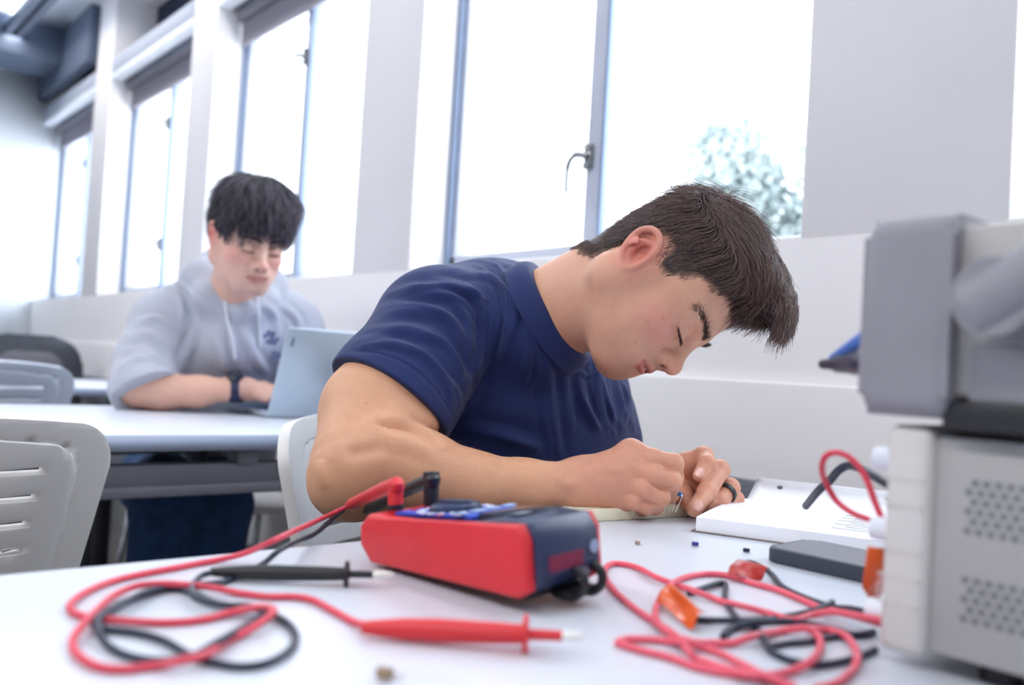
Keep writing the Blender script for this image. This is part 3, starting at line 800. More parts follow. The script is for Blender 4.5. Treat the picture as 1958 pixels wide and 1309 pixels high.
for j, (y, z, r) in enumerate(((.545, .852, .0085), (.545, .808, .0085), (.545, .757, .0085))):
    b = BM(); cyl(b, (-.244, y, z), (-.274, y, z), r, r*.85, 24); obj('knob', b, m_white, t)
for x in (-.19, .10):
    for y in (.53, .69): b = BM(); cyl(b, (x, y, TAB), (x, y, .753), .011); obj('rubber_foot', b, m_black, t)
fix(t)
t = empty('signal_generator', (-.06, .62, .876), label='upper grey instrument with rubber bumper and carrying handle, stacked on the other', cat='instrument')
b = BM()
prism(b, rrect(.250, .113, .012, 6, 0, 0), -.025, .025, Matrix.Translation((-.232, .610, .9375)) @ Matrix.Rotation(PI/2, 4, 'Y') @ Matrix.Rotation(PI/2, 4, 'Z'), .008, 4)
obj('bumper', b, m_bump, t)
b = BM(); bb(b, (-.215, .497, .893), (.15, .715, .988), .004, 2); obj('case', b, m_bump2, t)
b = BM(); bb(b, (-.20, .494, .890), (.15, .499, .922), .002); o = obj('lower_side_panel', b, m_bump, t)
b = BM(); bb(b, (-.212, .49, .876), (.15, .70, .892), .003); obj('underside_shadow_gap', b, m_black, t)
b = BM(); bb(b, (-.165, .486, .8765), (-.12, .492, .8835), .002); obj('foot', b, m_bezel, t)
b = BM()
H0 = Vector((-.180, .478, .945)); H1 = Vector((-.03, .478, 1.035)); 
hd = (H1-H0); 
tube(b, spline([H0-hd*.08, H0, H0+hd*.25, H0+hd*.6, H1, H1+Vector((.03, .03, .01)), H1+Vector((.04, .13, .012)), H1+Vector((.03, .23, .01)), H1+Vector((0, .262, 0)), H0+Vector((0, .262, 0))+hd*.3, H0+Vector((0, .262, 0))], 5), [.011]+[.0175]*49+[.012], 14)
o = obj('handle', b, m_bump, t)
b = BM(); cyl(b, (-.180, .467, .945), (-.180, .499, .945), .020, .021, 28); obj('pivot', b, m_bump, t)
fix(t)
# dark probe poking out of the upper instrument
pb = onX(1664, 694, -.262); pbt = onX(1570, 696, -.330)
t = empty('probe_clip', pb, label='dark blue pointed clip sticking out in front of the upper instrument', cat='clip')
d = (pbt-pb); q = Vector((0, 0, 1)).rotation_difference(d.normalized()).to_matrix().to_4x4(); q.translation = pb; Ld = d.length
b = BM(); lathe(b, [(0, -.02), (.0085, -.018), (.0085, 0), (.0072, Ld*.3), (.0065, Ld*.32), (.0062, Ld*.6), (.0045, Ld*.62), (.0035, Ld*.95), (0, Ld)], q, 20)
obj('grip', b, mat('clip_navy', (22, 30, 62), .35), t)
b = BM(); tube(b, [pb+Vector((0, 0, .018)), pb+Vector((0, 0, .010))+d*.4, pb+d*.75+Vector((0, 0, .004))], [.005, .0042, .0025], 10); obj('lever', b, mat('clip_blue', (86, 128, 210), .3), t)
fix(t)
# cable loops hanging from the lower instrument
K4 = (1200, 640, 3.637)
def air(label, pix, m, r):
    pts = [W(K4[0]+x/K4[2], K4[1]+y/K4[2], z) for x, y, z in pix]
    b = BM(); tube(b, spline(pts, 8), r, 12); o = obj('hookup_cable', b, m); tag(o, label, 'cable')
air('red cable arching up beside the lower instrument front', [(1800, 1330, .575), (1700, 1290, .59), (1560, 1235, .60), (1450, 1150, .61), (1380, 1030, .61), (1352, 940, .60), (1370, 855, .59), (1435, 818, .585), (1520, 838, .58), (1600, 905, .575), (1665, 1010, .57), (1720, 1160, .565), (1790, 1330, .56)], m_redw, .0021)
air('thick black cable arching behind the red one', [(1240, 1190, .80), (1330, 1080, .74), (1400, 1020, .72), (1470, 940, .70), (1540, 908, .69), (1620, 930, .67), (1720, 985, .63), (1850, 1060, .60)], m_bwire, .0034)
# orange clip flag at the instrument
b = BM()
c = W(1672, 1085, .57)
pts2 = [(-.010, -.012, .016), (.010, -.010, .014), (.013, .004, -.004), (.003, .006, -.026), (-.009, -.004, -.012)]
vs_ = [b.verts.new(c + R0*p[0] + CF*p[1] + Vector((0, 0, p[2]))) for p in pts2]; cv = b.verts.new(c - CF*.006)
for i in range(5): b.faces.new((vs_[i], vs_[(i+1) % 5], cv))
o = obj('tape_flag', b, m_orange); md = o.modifiers.new('s', 'SOLIDIFY'); md.thickness = .0008
tag(o, 'orange tape flag hanging on the front of the lower instrument', 'tape', 'tape flags on the cables')
# ================================================================ SCULPTING: distance fields -> one continuous mesh
VOX = float(os.environ.get('VOXS', '1'))
f32 = np.float32
def A3(v): return np.array([v[0], v[1], v[2]], dtype=f32)
class Sdf:
    def __init__(s): s.p = []
    def add(s, fn, c, r, k=.01, op='u'): s.p.append((fn, A3(c), float(r), float(k), op)); return s
    def cone(s, a, b, ra, rb, k=.01, op='u'):
        a, b = A3(a), A3(b); ba = b-a; L2 = float(ba@ba)+1e-12
        def fn(p):
            pa = p-a; h = np.clip((pa@ba)/L2, 0, 1)
            return np.linalg.norm(pa-h[..., None]*ba, axis=-1) - (ra+(rb-ra)*h)
        return s.add(fn, (a+b)/2, math.sqrt(L2)/2+max(ra, rb), k, op)
    def chain(s, pts, rs, k=.01, op='u'):
        for i in range(len(pts)-1): s.cone(pts[i], pts[i+1], rs[i], rs[i+1], k, op)
        return s
    def ball(s, c, r, k=.01, op='u'):
        c_ = A3(c)
        return s.add(lambda p: np.linalg.norm(p-c_, axis=-1)-r, c, r, k, op)
    def ell(s, c, r, M=None, k=.01, op='u'):
        """M: 3x3 whose columns are the ellipsoid axes"""
        c_ = A3(c); R_ = np.array(M if M is not None else np.eye(3), dtype=f32); rr = A3(r)
        def fn(p):
            q = (p-c_)@R_; k0 = np.linalg.norm(q/rr, axis=-1); k1 = np.linalg.norm(q/(rr*rr), axis=-1)+1e-9
            return k0*(k0-1)/k1
        return s.add(fn, c, max(r)*1.05, k, op)
    def torus_arc(s, pts, r, k=.004, op='u'):
        return s.chain(pts, [r]*len(pts) if not hasattr(r, '__len__') else r, k, op)
    def eval(s, P, cen=None, R=0):
        """P: (nb, m, 3)"""
        D = np.full(P.shape[:2], .06, dtype=f32)
        for fn, c, r, k, op in s.p:
            if cen is not None:
                m = np.linalg.norm(cen-c, axis=1) - r - R < k+.012
                if not m.any(): continue
                d = fn(P[m]).astype(f32); D0 = D[m]
            else:
                m = slice(None); d = fn(P).astype(f32); D0 = D
            if op == 'u':
                h = np.maximum(k-np.abs(D0-d), 0)/k; D[m] = np.minimum(D0, d)-h*h*k*.25
            elif op == 's':
                d = -d; h = np.maximum(k-np.abs(D0-d), 0)/k; D[m] = np.maximum(D0, d)+h*h*k*.25
        return D
    def mesh(s, h, name, lo=None, hi=None, keep_big=False):
        h *= VOX
        us = [(c, r) for fn, c, r, k, op in s.p if op == 'u']
        if lo is None: lo = np.min([c-r for c, r in us], axis=0)-.01; hi = np.max([c+r for c, r in us], axis=0)+.01
        lo = np.array(lo, dtype=f32); hi = np.array(hi, dtype=f32)
        B = 8; nb = np.ceil((hi-lo)/(h*B)).astype(int)
        g = np.stack(np.meshgrid(*[np.arange(n) for n in nb], indexing='ij'), -1).reshape(-1, 3)
        cen = lo + (g+.5)*h*B; Rb = h*B*.5*math.sqrt(3)
        keep = np.zeros(len(g), bool)
        for i in range(0, len(g), 200000):
            cc = cen[i:i+200000].astype(f32)
            d = s.eval(cc[:, None, :], cc, 0.03)[:, 0]
            keep[i:i+200000] = np.abs(d) < Rb*1.7+.002
        g = g[keep]; cen = cen[keep]
        off = np.stack(np.meshgrid(*[np.arange(B+1)]*3, indexing='ij'), -1).reshape(-1, 3)
        keys = []; pos = []; quads = []
        N = (nb*B+2).astype(np.int64)
        def key(ijk): return (ijk[..., 0]*N[1]+ijk[..., 1])*N[2]+ijk[..., 2]
        corners = np.array([(a, b, c) for a in (0, 1) for b in (0, 1) for c in (0, 1)])
        edges = [(0, 1), (2, 3), (4, 5), (6, 7), (0, 2), (1, 3), (4, 6), (5, 7), (0, 4), (1, 5), (2, 6), (3, 7)]
        EQ = []
        for i in range(0, len(g), 2500):
            gg = g[i:i+2500]; base = gg*B
            idx = base[:, None, :] + off[None]
            P = (lo + idx*h).astype(f32)
            D = s.eval(P, cen[i:i+2500].astype(f32), Rb)
            V = D.reshape(len(gg), B+1, B+1, B+1)
            cv = np.stack([V[:, a:a+B, b:b+B, c:c+B] for a, b, c in corners], -1)
            ins = cv < 0; act = ins.any(-1) & ~ins.all(-1)
            w = np.argwhere(act)
            if len(w) == 0: continue
            vals = cv[act]; ci = base[w[:, 0]] + w[:, 1:]
            acc = np.zeros((len(w), 3)); cnt = np.zeros(len(w))
            for e0, e1 in edges:
                a, b = vals[:, e0], vals[:, e1]; m = (a < 0) != (b < 0)
                t = a/(a-b+1e-20)
                pt = corners[e0] + (corners[e1]-corners[e0])*t[:, None]
                acc[m] += pt[m]; cnt[m] += 1
            pos.append(lo + (ci + acc/cnt[:, None])*h); keys.append(key(ci))
            for ax, (u, v) in ((0, (1, 2)), (1, (2, 0)), (2, (0, 1))):
                sl0 = [slice(0, B)]*3; sl1 = [slice(0, B)]*3; sl1[ax] = slice(1, B+1)
                a = V[(slice(None), *sl0)]; b = V[(slice(None), *sl1)]
                m = (a < 0) != (b < 0); w2 = np.argwhere(m)
                if len(w2) == 0: continue
                pt = base[w2[:, 0]] + w2[:, 1:]; fl = a[m] < 0
                eu = np.zeros(3, int); eu[u] = 1; ev = np.zeros(3, int); ev[v] = 1
                q = np.stack([key(pt), key(pt-eu), key(pt-eu-ev), key(pt-ev)], 1)
                q[~fl] = q[~fl][:, ::-1]
                EQ.append(q)
        keys = np.concatenate(keys); pos = np.concatenate(pos); Q = np.concatenate(EQ)
        o = np.argsort(keys); ks = keys[o]
        f = np.searchsorted(ks, Q); f = np.clip(f, 0, len(ks)-1)
        ok = (ks[f] == Q).all(1); f = o[f[ok]]
        me = bpy.data.meshes.new(name)
        me.vertices.add(len(pos)); me.vertices.foreach_set('co', pos.astype(f32).ravel())
        me.loops.add(len(f)*4); me.loops.foreach_set('vertex_index', f.astype(np.int32).ravel())
        me.polygons.add(len(f)); me.polygons.foreach_set('loop_start', np.arange(0, len(f)*4, 4, dtype=np.int32))
        me.update(); me.validate()
        bm = bmesh.new(); bm.from_mesh(me); be = [e for e in bm.edges if e.is_boundary]
        if keep_big:
            seen = set(); isl = []
            bm.verts.ensure_lookup_table()
            for v in bm.verts:
                if v.index in seen: continue
                st = [v]; seen.add(v.index); grp = [v]
                while st:
                    u = st.pop()
                    for e in u.link_edges:
                        o_ = e.other_vert(u)
                        if o_.index not in seen: seen.add(o_.index); st.append(o_); grp.append(o_)
                isl.append(grp)
            isl.sort(key=len)
            dl = [v for g_ in isl[:-1] for v in g_]
            if dl: bmesh.ops.delete(bm, geom=dl, context='VERTS'); bm.to_mesh(me); be = [e for e in bm.edges if e.is_boundary]
        if be:
            bmesh.ops.holes_fill(bm, edges=be, sides=12); bmesh.ops.recalc_face_normals(bm, faces=bm.faces); bm.to_mesh(me)
        bm.free()
        return me
def coords(me):
    a = np.empty(len(me.vertices)*3, dtype=f32); me.vertices.foreach_get('co', a); return a.reshape(-1, 3)
def normals(me):
    a = np.empty(len(me.vertices)*3, dtype=f32); me.vertices.foreach_get('normal', a); return a.reshape(-1, 3)
def setco(me, c): me.vertices.foreach_set('co', c.astype(f32).ravel()); me.update()
def smooth_mesh(me, it=2, lam=.5, mask=None):
    n = len(me.vertices); e = np.empty(len(me.edges)*2, dtype=np.int32); me.edges.foreach_get('vertices', e); e = e.reshape(-1, 2)
    deg = np.bincount(e.ravel(), minlength=n).astype(f32)[:, None]; c = coords(me)
    for _ in range(it):
        s = np.zeros_like(c)
        for ax in range(3): s[:, ax] = np.bincount(e[:, 0], c[e[:, 1], ax], n) + np.bincount(e[:, 1], c[e[:, 0], ax], n)
        d = lam*(s/deg-c)
        if mask is not None: d *= mask[:, None]
        c = c + d
    setco(me, c)
def vcol(me, name, col):
    a = me.color_attributes.new(name, 'FLOAT_COLOR', 'POINT')
    c = np.ones((len(me.vertices), 4), dtype=f32); c[:, :3] = col; a.data.foreach_set('color', c.ravel())
def project(c):
    v = c - A3(CC); z = v@A3(CF)
    return 979+FPX*(v@A3(CR))/z, 654.5-FPX*(v@A3(CU))/z, z
def seg_dist(x, y, poly):
    """distance and running parameter of image points to a polyline"""
    best = np.full(x.shape, 1e9, dtype=f32); tt = np.zeros_like(best); side = np.zeros_like(best)
    n = len(poly)-1
    for i in range(n):
        ax, ay = poly[i][:2]; bx, by = poly[i+1][:2]; dx, dy = bx-ax, by-ay; L2 = dx*dx+dy*dy+1e-9
        t = np.clip(((x-ax)*dx+(y-ay)*dy)/L2, 0, 1); d = np.hypot(x-ax-t*dx, y-ay-t*dy)
        m = d < best; best[m] = d[m]; tt[m] = ((i+t)/n)[m]; side[m] = np.sign((x-ax)*dy-(y-ay)*dx)[m]
    return best, tt, side
def smst(a, b, x):
    t = np.clip((x-a)/(b-a), 0, 1); return t*t*(3-2*t)
def folds(me, strokes, zr=None):
    """cloth folds modelled as raised/sunk ridges along strokes; each (points, width, height)"""
    c = coords(me); n = normals(me); x, y, z = project(c)
    view = c-A3(CC); view /= np.linalg.norm(view, axis=1)[:, None]
    face = smst(.0, .35, -(n*view).sum(1))
    d = np.zeros(len(c), dtype=f32)
    for pts, w, hgt in strokes:
        pl = [(p.x, p.y) for p in spline([Vector((q[0], q[1], 0)) for q in pts], 5)]
        dist, t, sd = seg_dist(x, y, pl)
        if hgt > 0:
            wl = np.where(sd > 0, w*.75, w*1.25); prof = np.exp(-(dist/wl)**2) - .40*np.exp(-((dist-w*1.9)/(w*.8))**2)
        else: prof = np.exp(-(dist/w)**2)
        d += hgt*prof*np.sin(np.clip(t, .02, .98)*PI)**.6
    setco(me, c + n*(d*face)[:, None])
def att_mat(m, name='Col', mode='MIX'):
    """multiply / replace the base colour by the mesh's own colour attribute"""
    nt = m.node_tree; b = nt.nodes['Principled BSDF']
    a = nt.nodes.new('ShaderNodeAttribute'); a.attribute_name = name
    old = b.inputs['Base Color'].links[0].from_socket
    mx = nt.nodes.new('ShaderNodeMix'); mx.data_type = 'RGBA'; mx.blend_type = 'MULTIPLY'; mx.inputs['Factor'].default_value = 1
    nt.links.new(old, mx.inputs['A']); nt.links.new(a.outputs['Color'], mx.inputs['B']); nt.links.new(mx.outputs['Result'], b.inputs['Base Color'])
    return m
m_skin = att_mat(mat('skin', (255, 255, 255), .46, var=.05, scale=90, bump=.16, bscale=1300, sss=.10, spec=.42))
def lin(c): return np.array(srgb(c)[:3], dtype=f32)
class Frame:
    def __init__(s, M, o, S, lower=1.0): s.M = np.array(M, dtype=f32); s.o = A3(o); s.S = S; s.lw = lower; s.sh = 0.0     # M columns = fwd, left, up
    def __call__(s, x, y, z): 
        if z < 0: z = z*s.lw; x = x + s.sh*z
        return s.o + s.M@(np.array((x, y, z), dtype=f32)*s.S)
    def raw(s, v): return s.o + s.M@(np.array(v, dtype=f32)*s.S)
    def local(s, c):
        q = ((c-s.o)@s.M)/s.S; q[..., 0] -= s.sh*np.minimum(q[..., 2], 0); q[..., 2] = np.where(q[..., 2] < 0, q[..., 2]/s.lw, q[..., 2]); return q
    def ax(s, *cols): return s.M@np.array(cols, dtype=f32).T      # local axes given as rows -> world columns
def rotY(d):
    a = math.radians(d); return [(math.cos(a), 0, -math.sin(a)), (0, 1, 0), (math.sin(a), 0, math.cos(a))]
def head(s, F, chin=1.0, ears=True, lid=True):
    """skull, face, nose, lips, ears, lids in head space: x forward, y left, z up, origin between the eyes' height"""
    S = F.S; I = F.M
    def E(c, r, k, op='u', M=None): s.ell(F(*c), [q*S for q in r], M if M is not None else I, k*S, op)
    def K(a, b, ra, rb, k, op='u'): s.cone(F(*a), F(*b), ra*S, rb*S, k*S, op)
    E((.003, 0, .036), (.080, .074, .081), .02)
    E((.026, 0, .038), (.060, .063, .062), .03)
    E((.040, 0, -.030), (.046, .054, .070), .03)
    K((.070, -.014, -.098), (.070, .014, -.098), .0165, .0165, .02)
    for y in (-1, 1):
        K((.000, y*.056, -.052), (.058, y*.024, -.100), .020, .015, .03)      # mandible
        K((.000, y*.058, -.048), (.004, y*.062, -.010), .018, .016, .03)
        E((.056, y*.040, -.030), (.026, .024, .022), .02)                    # cheek
        E((.040, y*.040, -.062), (.030, .020, .030), .02)
        E((.072, y*.024, -.072), (.016, .018, .020), .015)
        K((.084, y*.010, .017), (.070, y*.046, .016), .0085, .008, .014)      # brow
        E((.050, y*.050, .020), (.02, .016, .02), .02)
    for y in (-1, 1):
        E((.096, y*.031, -.002), (.017, .0185, .0125), .012, 's')
    for y in (-1, 1):
        s.ball(F(.0735, y*.031, -.003), .0145*S, .004*S)                    # closed upper lid over the eyeball
        K((.0865, y*.020, -.0085), (.080, y*.044, -.0085), .0022, .0022, .003)  # lower lid roll
    for y in (-1, 1):
        K((.0905, y*.017, .0015), (.0905, y*.030, .0065), .0007, .0009, .0025, 's'); K((.0905, y*.030, .0065), (.0800, y*.046, .0030), .0009, .0006, .0025, 's')
    K((.086, 0, .004), (.1015, 0, -.034), .0075, .0095, .012)                 # nose
    s.ball(F(.1045, 0, -.0365), .0106*S, .006*S)
    for y in (-1, 1):
        E((.094, y*.0125, -.0405), (.0115, .0080, .0088), .004)
    K((.096, 0, -.045), (.084, 0, -.056), .005, .006, .006)
    for y in (-1, 1):
        E((.0985, y*.0078, -.0485), (.0055, .0034, .0038), .002, 's')
        K((.083, y*.0215, -.036), (.087, y*.0205, -.050), .0016, .001, .004, 's')
    E((.082, 0, -.060), (.016, .026, .018), .012)                            # muzzle
    K((.0935, -.006, -.0650), (.0935, .006, -.0650), .0046, .0046, .005)
    for y in (-1, 1): K((.0935, y*.006, -.0650), (.081, y*.0255, -.0712), .0046, .0022, .005)
    for y in (-1, 1): K((.0915, 0, -.0770), (.081, y*.0235, -.0725), .0056, .0024, .005)
    for y in (-1, 1): K((.0985, 0, -.0708), (.0850, y*.027, -.0720), .0016, .0013, .0035, 's')
    K((.094, -.012, -.0865), (.094, .012, -.0865), .004, .004, .008, 's')
    if ears:
        for y in (-1, 1):
            def e(u, v, o): return F.raw(np.array((.000, y*.0725, -.003)) + 0.95*(u*np.array((.93, 0, .30)) + v*np.array((-.30, y*.12, .95)) + o*np.array((-.25, y*1.0, -.02))))
            s.cone(e(-.004, .002, -.004), e(-.008, .006, .002), .010*S, .016*S, .008*S)
            Mx = F.M@np.array([(.93, -.30, -.25), (0, y*.12, y*1.0), (.30, .95, -.02)], dtype=f32)
            s.ell(e(-.006, .004, .006), [.0170*S, .0285*S, .0058*S], Mx, .004*S)
            s.ell(e(-.0045, .003, .0105), [.0115*S, .0205*S, .0075*S], Mx, .004*S, 's')
            rim = [(.010, -.006), (.0125, .008), (.010, .022), (.001, .031), (-.011, .031), (-.020, .022), (-.0225, .008), (-.020, -.008), (-.013, -.020), (-.005, -.027)]
            rs_ = [.0024, .0028, .0030, .0031, .0031, .0030, .0030, .0032, .0040, .0050]
            pr = spline([Vector(tuple(e(u, v, .0085))) for u, v in rim], 4); rr_ = np.interp(np.linspace(0, 9, len(pr)), range(10), rs_)*S
            s.torus_arc(pr, list(rr_), .0025*S)
            anti = [(.001, .018), (-.009, .015), (-.013, .004), (-.0115, -.008), (-.004, -.015)]
            s.torus_arc(spline([Vector(tuple(e(u, v, .0062))) for u, v in anti], 3), .0034*S, .003*S)
            s.cone(e(.008, -.004, .004), e(.0065, -.009, .007), .0042*S, .0036*S, .003*S)   # tragus
            s.ball(e(.003, -.003, .001), .0045*S, .003*S, 's')
def head_col(me, F, base, warm=1.0, stubble=.5, brow=True):
    """natural skin colours: lips, flushed cheeks, ears, nose, brows, beard shadow, plus painted shade in the mouth line and nostrils, as a mesh attribute"""
    c = coords(me); q = F.local(c); x, y, z = q[:, 0], q[:, 1], q[:, 2]; ay = np.abs(y)
    col = np.ones((len(c), 3), dtype=f32)*lin(base)
    def g(cx, cy, cz, rx, ry, rz): return np.exp(-(((x-cx)/rx)**2+((ay-cy)/ry)**2+((z-cz)/rz)**2))
    def mixc(w, cc): col[:] = col*(1-w[:, None]) + w[:, None]*lin(cc)
    mixc(np.clip(0.55*warm*g(.062, .046, -.030, .026, .026, .022), 0, 1), (214, 118, 122))
    mixc(np.clip(.40*warm*g(.108, 0, -.040, .014, .016, .014), 0, 1), (214, 130, 118))
    mixc(np.clip(.8*g(-.008, .084, -.004, .026, .014, .034)*(ay > .074), 0, 1)*.95, (214, 108, 102))
    inface = (x > .0) & (np.abs(z) < .14)
    st = stubble*np.clip(g(.090, .0, -.058, .02, .030, .009)*.7 + g(.07, .0, -.100, .04, .04, .022)*.8, 0, 1)*inface
    mixc(st, (120, 92, 80))
    lu = np.clip(1-(np.abs(ay)/.026)**2, 0, 1); 
    lipc = -.0705; top = .0078*np.sqrt(lu)*(1-.10*np.exp(-(ay/.004)**2)) ; bot = .0112*np.sqrt(lu)
    lips = smst(.0012, -.0012, z-(lipc+top))*smst(-.0012, .0012, z-(lipc-bot))*(x > .074)*smst(.0275, .024, ay)
    mixc(lips*.75, (196, 116, 112))
    mixc(np.exp(-((z-lipc-.0006)/.0014)**2)*(x > .076)*smst(.0275, .022, ay)*.75, (132, 70, 66))  # shade between the lips painted in as a dark line
    mixc(np.clip(1.2*np.exp(-(((x-.099)/.006)**2+((ay-.0078)/.004)**2+((z+.0490)/.0038)**2)), 0, 1), (86, 40, 36))  # inside of the nostrils coloured dark in place of shade
    return col
# ---- hair strands as real curves
def strands(name, roots, dirs, n, m, parent, rad=.00022, tip=.35):
    """roots (k,3); dirs: function(points, step index) -> direction array; builds a curves object"""
    k = len(roots); hc = bpy.data.hair_curves.new(name); hc.add_curves([n]*k)
    pts = np.zeros((k, n, 3), dtype=f32); p = roots.astype(f32).copy()
    for i in range(n):
        pts[:, i] = p; p = p + dirs(p, i)
    hc.attributes['position'].data.foreach_set('vector', pts.ravel())
    ra = hc.attributes.get('radius') or hc.attributes.new('radius', 'FLOAT', 'POINT')
    r = np.tile(np.linspace(1, tip, n)*rad, (k, 1)).astype(f32); ra.data.foreach_set('value', r.ravel())
    hc.materials.append(m)
    o = bpy.data.objects.new(name, hc); COL.objects.link(o)
    if parent: o.parent = parent
    return o
def hair_mat(name, c, c2):
    m = bpy.data.materials.new(name); m.use_nodes = True; nt = m.node_tree; b = nt.nodes['Principled BSDF']
    b.inputs['Roughness'].default_value = .33; b.inputs['Specular IOR Level'].default_value = .5
    hi = nt.nodes.new('ShaderNodeHairInfo'); cr = nt.nodes.new('ShaderNodeValToRGB')
    cr.color_ramp.elements[0].color = srgb(c); cr.color_ramp.elements[1].color = srgb(c2)
    nt.links.new(hi.outputs['Random'], cr.inputs['Fac']); nt.links.new(cr.outputs['Color'], b.inputs['Base Color'])
    return m

def polysdf(x, z, poly):
    """signed distance to a 2-D outline, negative inside"""
    d = np.full(x.shape, 1e9, dtype=f32); ins = np.zeros(x.shape, bool); n = len(poly)
    for i in range(n):
        x0, z0 = poly[i]; x1, z1 = poly[(i+1) % n]; dx, dz = x1-x0, z1-z0
        t = np.clip(((x-x0)*dx+(z-z0)*dz)/(dx*dx+dz*dz), 0, 1)
        d = np.minimum(d, np.hypot(x-x0-t*dx, z-z0-t*dz))
        c = ((z0 > z) != (z1 > z)) & (x < (x1-x0)*(z-z0)/((z1-z0) if z1 != z0 else 1e-9)+x0); ins ^= c
    return np.where(ins, -d, d)
def surf_pick(me, mask, k, rng):
    c = coords(me); n = normals(me); idx = np.flatnonzero(mask)
    ch = rng.choice(idx, k); jit = rng.normal(0, .0008, (k, 3)).astype(f32)
    return c[ch]+jit, n[ch]
def brows(F, parent, m, rng, pts, dirs, k, L, spread, name='eyebrow', rad=.00022, sides=(-1, 1), bvh=None):
    for y in sides:
        P = [Vector((p[0], p[1]*y, p[2])) for p in pts]; sp = spline(P, 8)
        sp = np.array([tuple(v) for v in sp]); t = rng.random(k)*(len(sp)-1.001); i = t.astype(int); f_ = (t-i)[:, None]
        q = sp[i]*(1-f_)+sp[i+1]*f_ + rng.normal(0, 1, (k, 3))*np.array(spread)
        roots = np.array([F.raw(v) if v[2] > 0 else F(*v) for v in q])
        if bvh:
            for j_ in range(k):
                h_ = bvh.find_nearest(Vector(tuple(roots[j_])))
                if h_[0]: roots[j_] = h_[0]+h_[1]*.0003
        tt = t/(len(sp)-1)
        D = np.stack([np.interp(tt, [0, 1], [dirs[0][j], dirs[1][j]])*(y if j == 1 else 1) for j in range(3)], 1) + rng.normal(0, .18, (k, 3))
        D = (D/np.linalg.norm(D, axis=1)[:, None])@F.M.T*(L*F.S/4)*rng.uniform(.6, 1.1, (k, 1))
        strands(name, roots, lambda p, s_: D, 5, m, parent, rad)

from mathutils.bvhtree import BVHTree
def bvh_of(me): return BVHTree.FromPolygons([v.co for v in me.vertices], [tuple(p.vertices) for p in me.polygons])
# ================================================================ THE MAN IN THE NAVY T-SHIRT
def cvec(r, u, b): return CR*r + CU*u - CF*b         # right, up, towards the viewer
M1 = empty('person', (-1.02, .838, 0), label='person in a navy t-shirt bent over the breadboard, head down, forearm on the table', cat='person')
Fh = cvec(.46, -.797, .387).normalized(); Lf = cvec(.2, -.33, -.92); Lf = (Lf - Fh*Lf.dot(Fh)).normalized(); Up = Fh.cross(Lf)
MH = Matrix((Fh, Lf, Up)).transposed()
SH = 1.0
e0 = W(1302, 632, .975)
H1 = Frame(MH, e0 - MH @ Vector((.080, -.031, -.004))*SH, SH, .79); H1.sh = .12
s = Sdf()
head(s, H1)
def N(x, y, z): return A3(W(x, y, z))
nb = N(1052, 618, 1.13)
# neck
NA = A3(cvec(.82, .515, .25).normalized()); NC = N(1072, 590, 1.11)      # neck axis and collar centre
s.cone(NC-NA*.03, H1(-.020, 0, -.035), .055, .050, .02)
s.cone(NC-NA*.02+A3(CU)*.012, H1(-.040, 0, -.010), .046, .040, .02)
s.cone(NC-A3(CU)*.020-NA*.01, H1(.006, 0, -.070), .030, .034, .03)
s.cone(H1(-.012, -.058, -.045), N(1102, 645, 1.085), .011, .009, .02)
# torso under the shirt
s.ell(N(1000, 740, 1.25), (.08, .09, .13), None, .02)
# right arm
SRc = N(838, 625, 1.10)
s.chain([N(858, 640, 1.12), N(780, 712, 1.05), N(722, 790, .99), N(694, 885, .935), N(690, 903, .925)], [.050, .058, .0585, .047, .043], .03)
s.chain([N(800, 745, 1.03), N(782, 790, .985)], [.040, .033], .02)         # biceps
s.chain([N(690, 903, .925), N(735, 878, .925), N(800, 900, .93), N(900, 925, .94), N(1000, 930, .95), N(1082, 926, .958)], [.043, .045, .043, .034, .0285, .0245], .012)
s.ball(N(650, 930, .925), .026, .03)
# right hand
WR = N(1085, 924, .958)
mc = [N(1206, 866, .962), N(1213, 893, .952), N(1206, 924, .950), N(1190, 950, .955)]
for q, r0, r1 in zip(mc, (.017, .018, .018, .016), (.0135, .013, .0125, .0115)):
    s.cone(N(1110, 925, .962), q, .021, r1, .016)
s.ell(N(1150, 925, .972), (.036, .024, .020), np.array([A3(CR), A3(CU), A3(-CF)]).T, .02)
s.chain([N(1098, 935, .965), N(1180, 950, .965)], [.022, .017], .015)
def finger(pts, rs, k0=.010, nail=None):
    s.chain(pts, rs, .0024)
    s.ball(pts[0], rs[0]*1.05, k0)
    for p, r in zip(pts[1:-1], rs[1:-1]): s.ball(p, r*1.06, .0024)
finger([mc[0], N(1250, 878, .945), N(1288, 886, .945), N(1291, 912, .968), N(1283, 936, .975)], [.0135, .0110, .0105, .0090, .0078])
finger([mc[1], N(1250, 908, .935), N(1284, 919, .936), N(1281, 944, .960), N(1266, 950, .975)], [.0130, .0110, .0108, .0092, .0080])
finger([mc[2], N(1235, 934, .934), N(1262, 950, .934), N(1252, 968, .955), N(1235, 962, .970)], [.0125, .0104, .0103, .0090, .0078])
finger([mc[3], N(1214, 958, .940), N(1238, 967, .940), N(1228, 974, .957)], [.0115, .0090, .0086, .0076])
finger([N(1120, 915, .985), N(1190, 925, 1.005), N(1245, 930, .998), N(1280, 944, .985)], [.018, .014, .0115, .0085], .02)
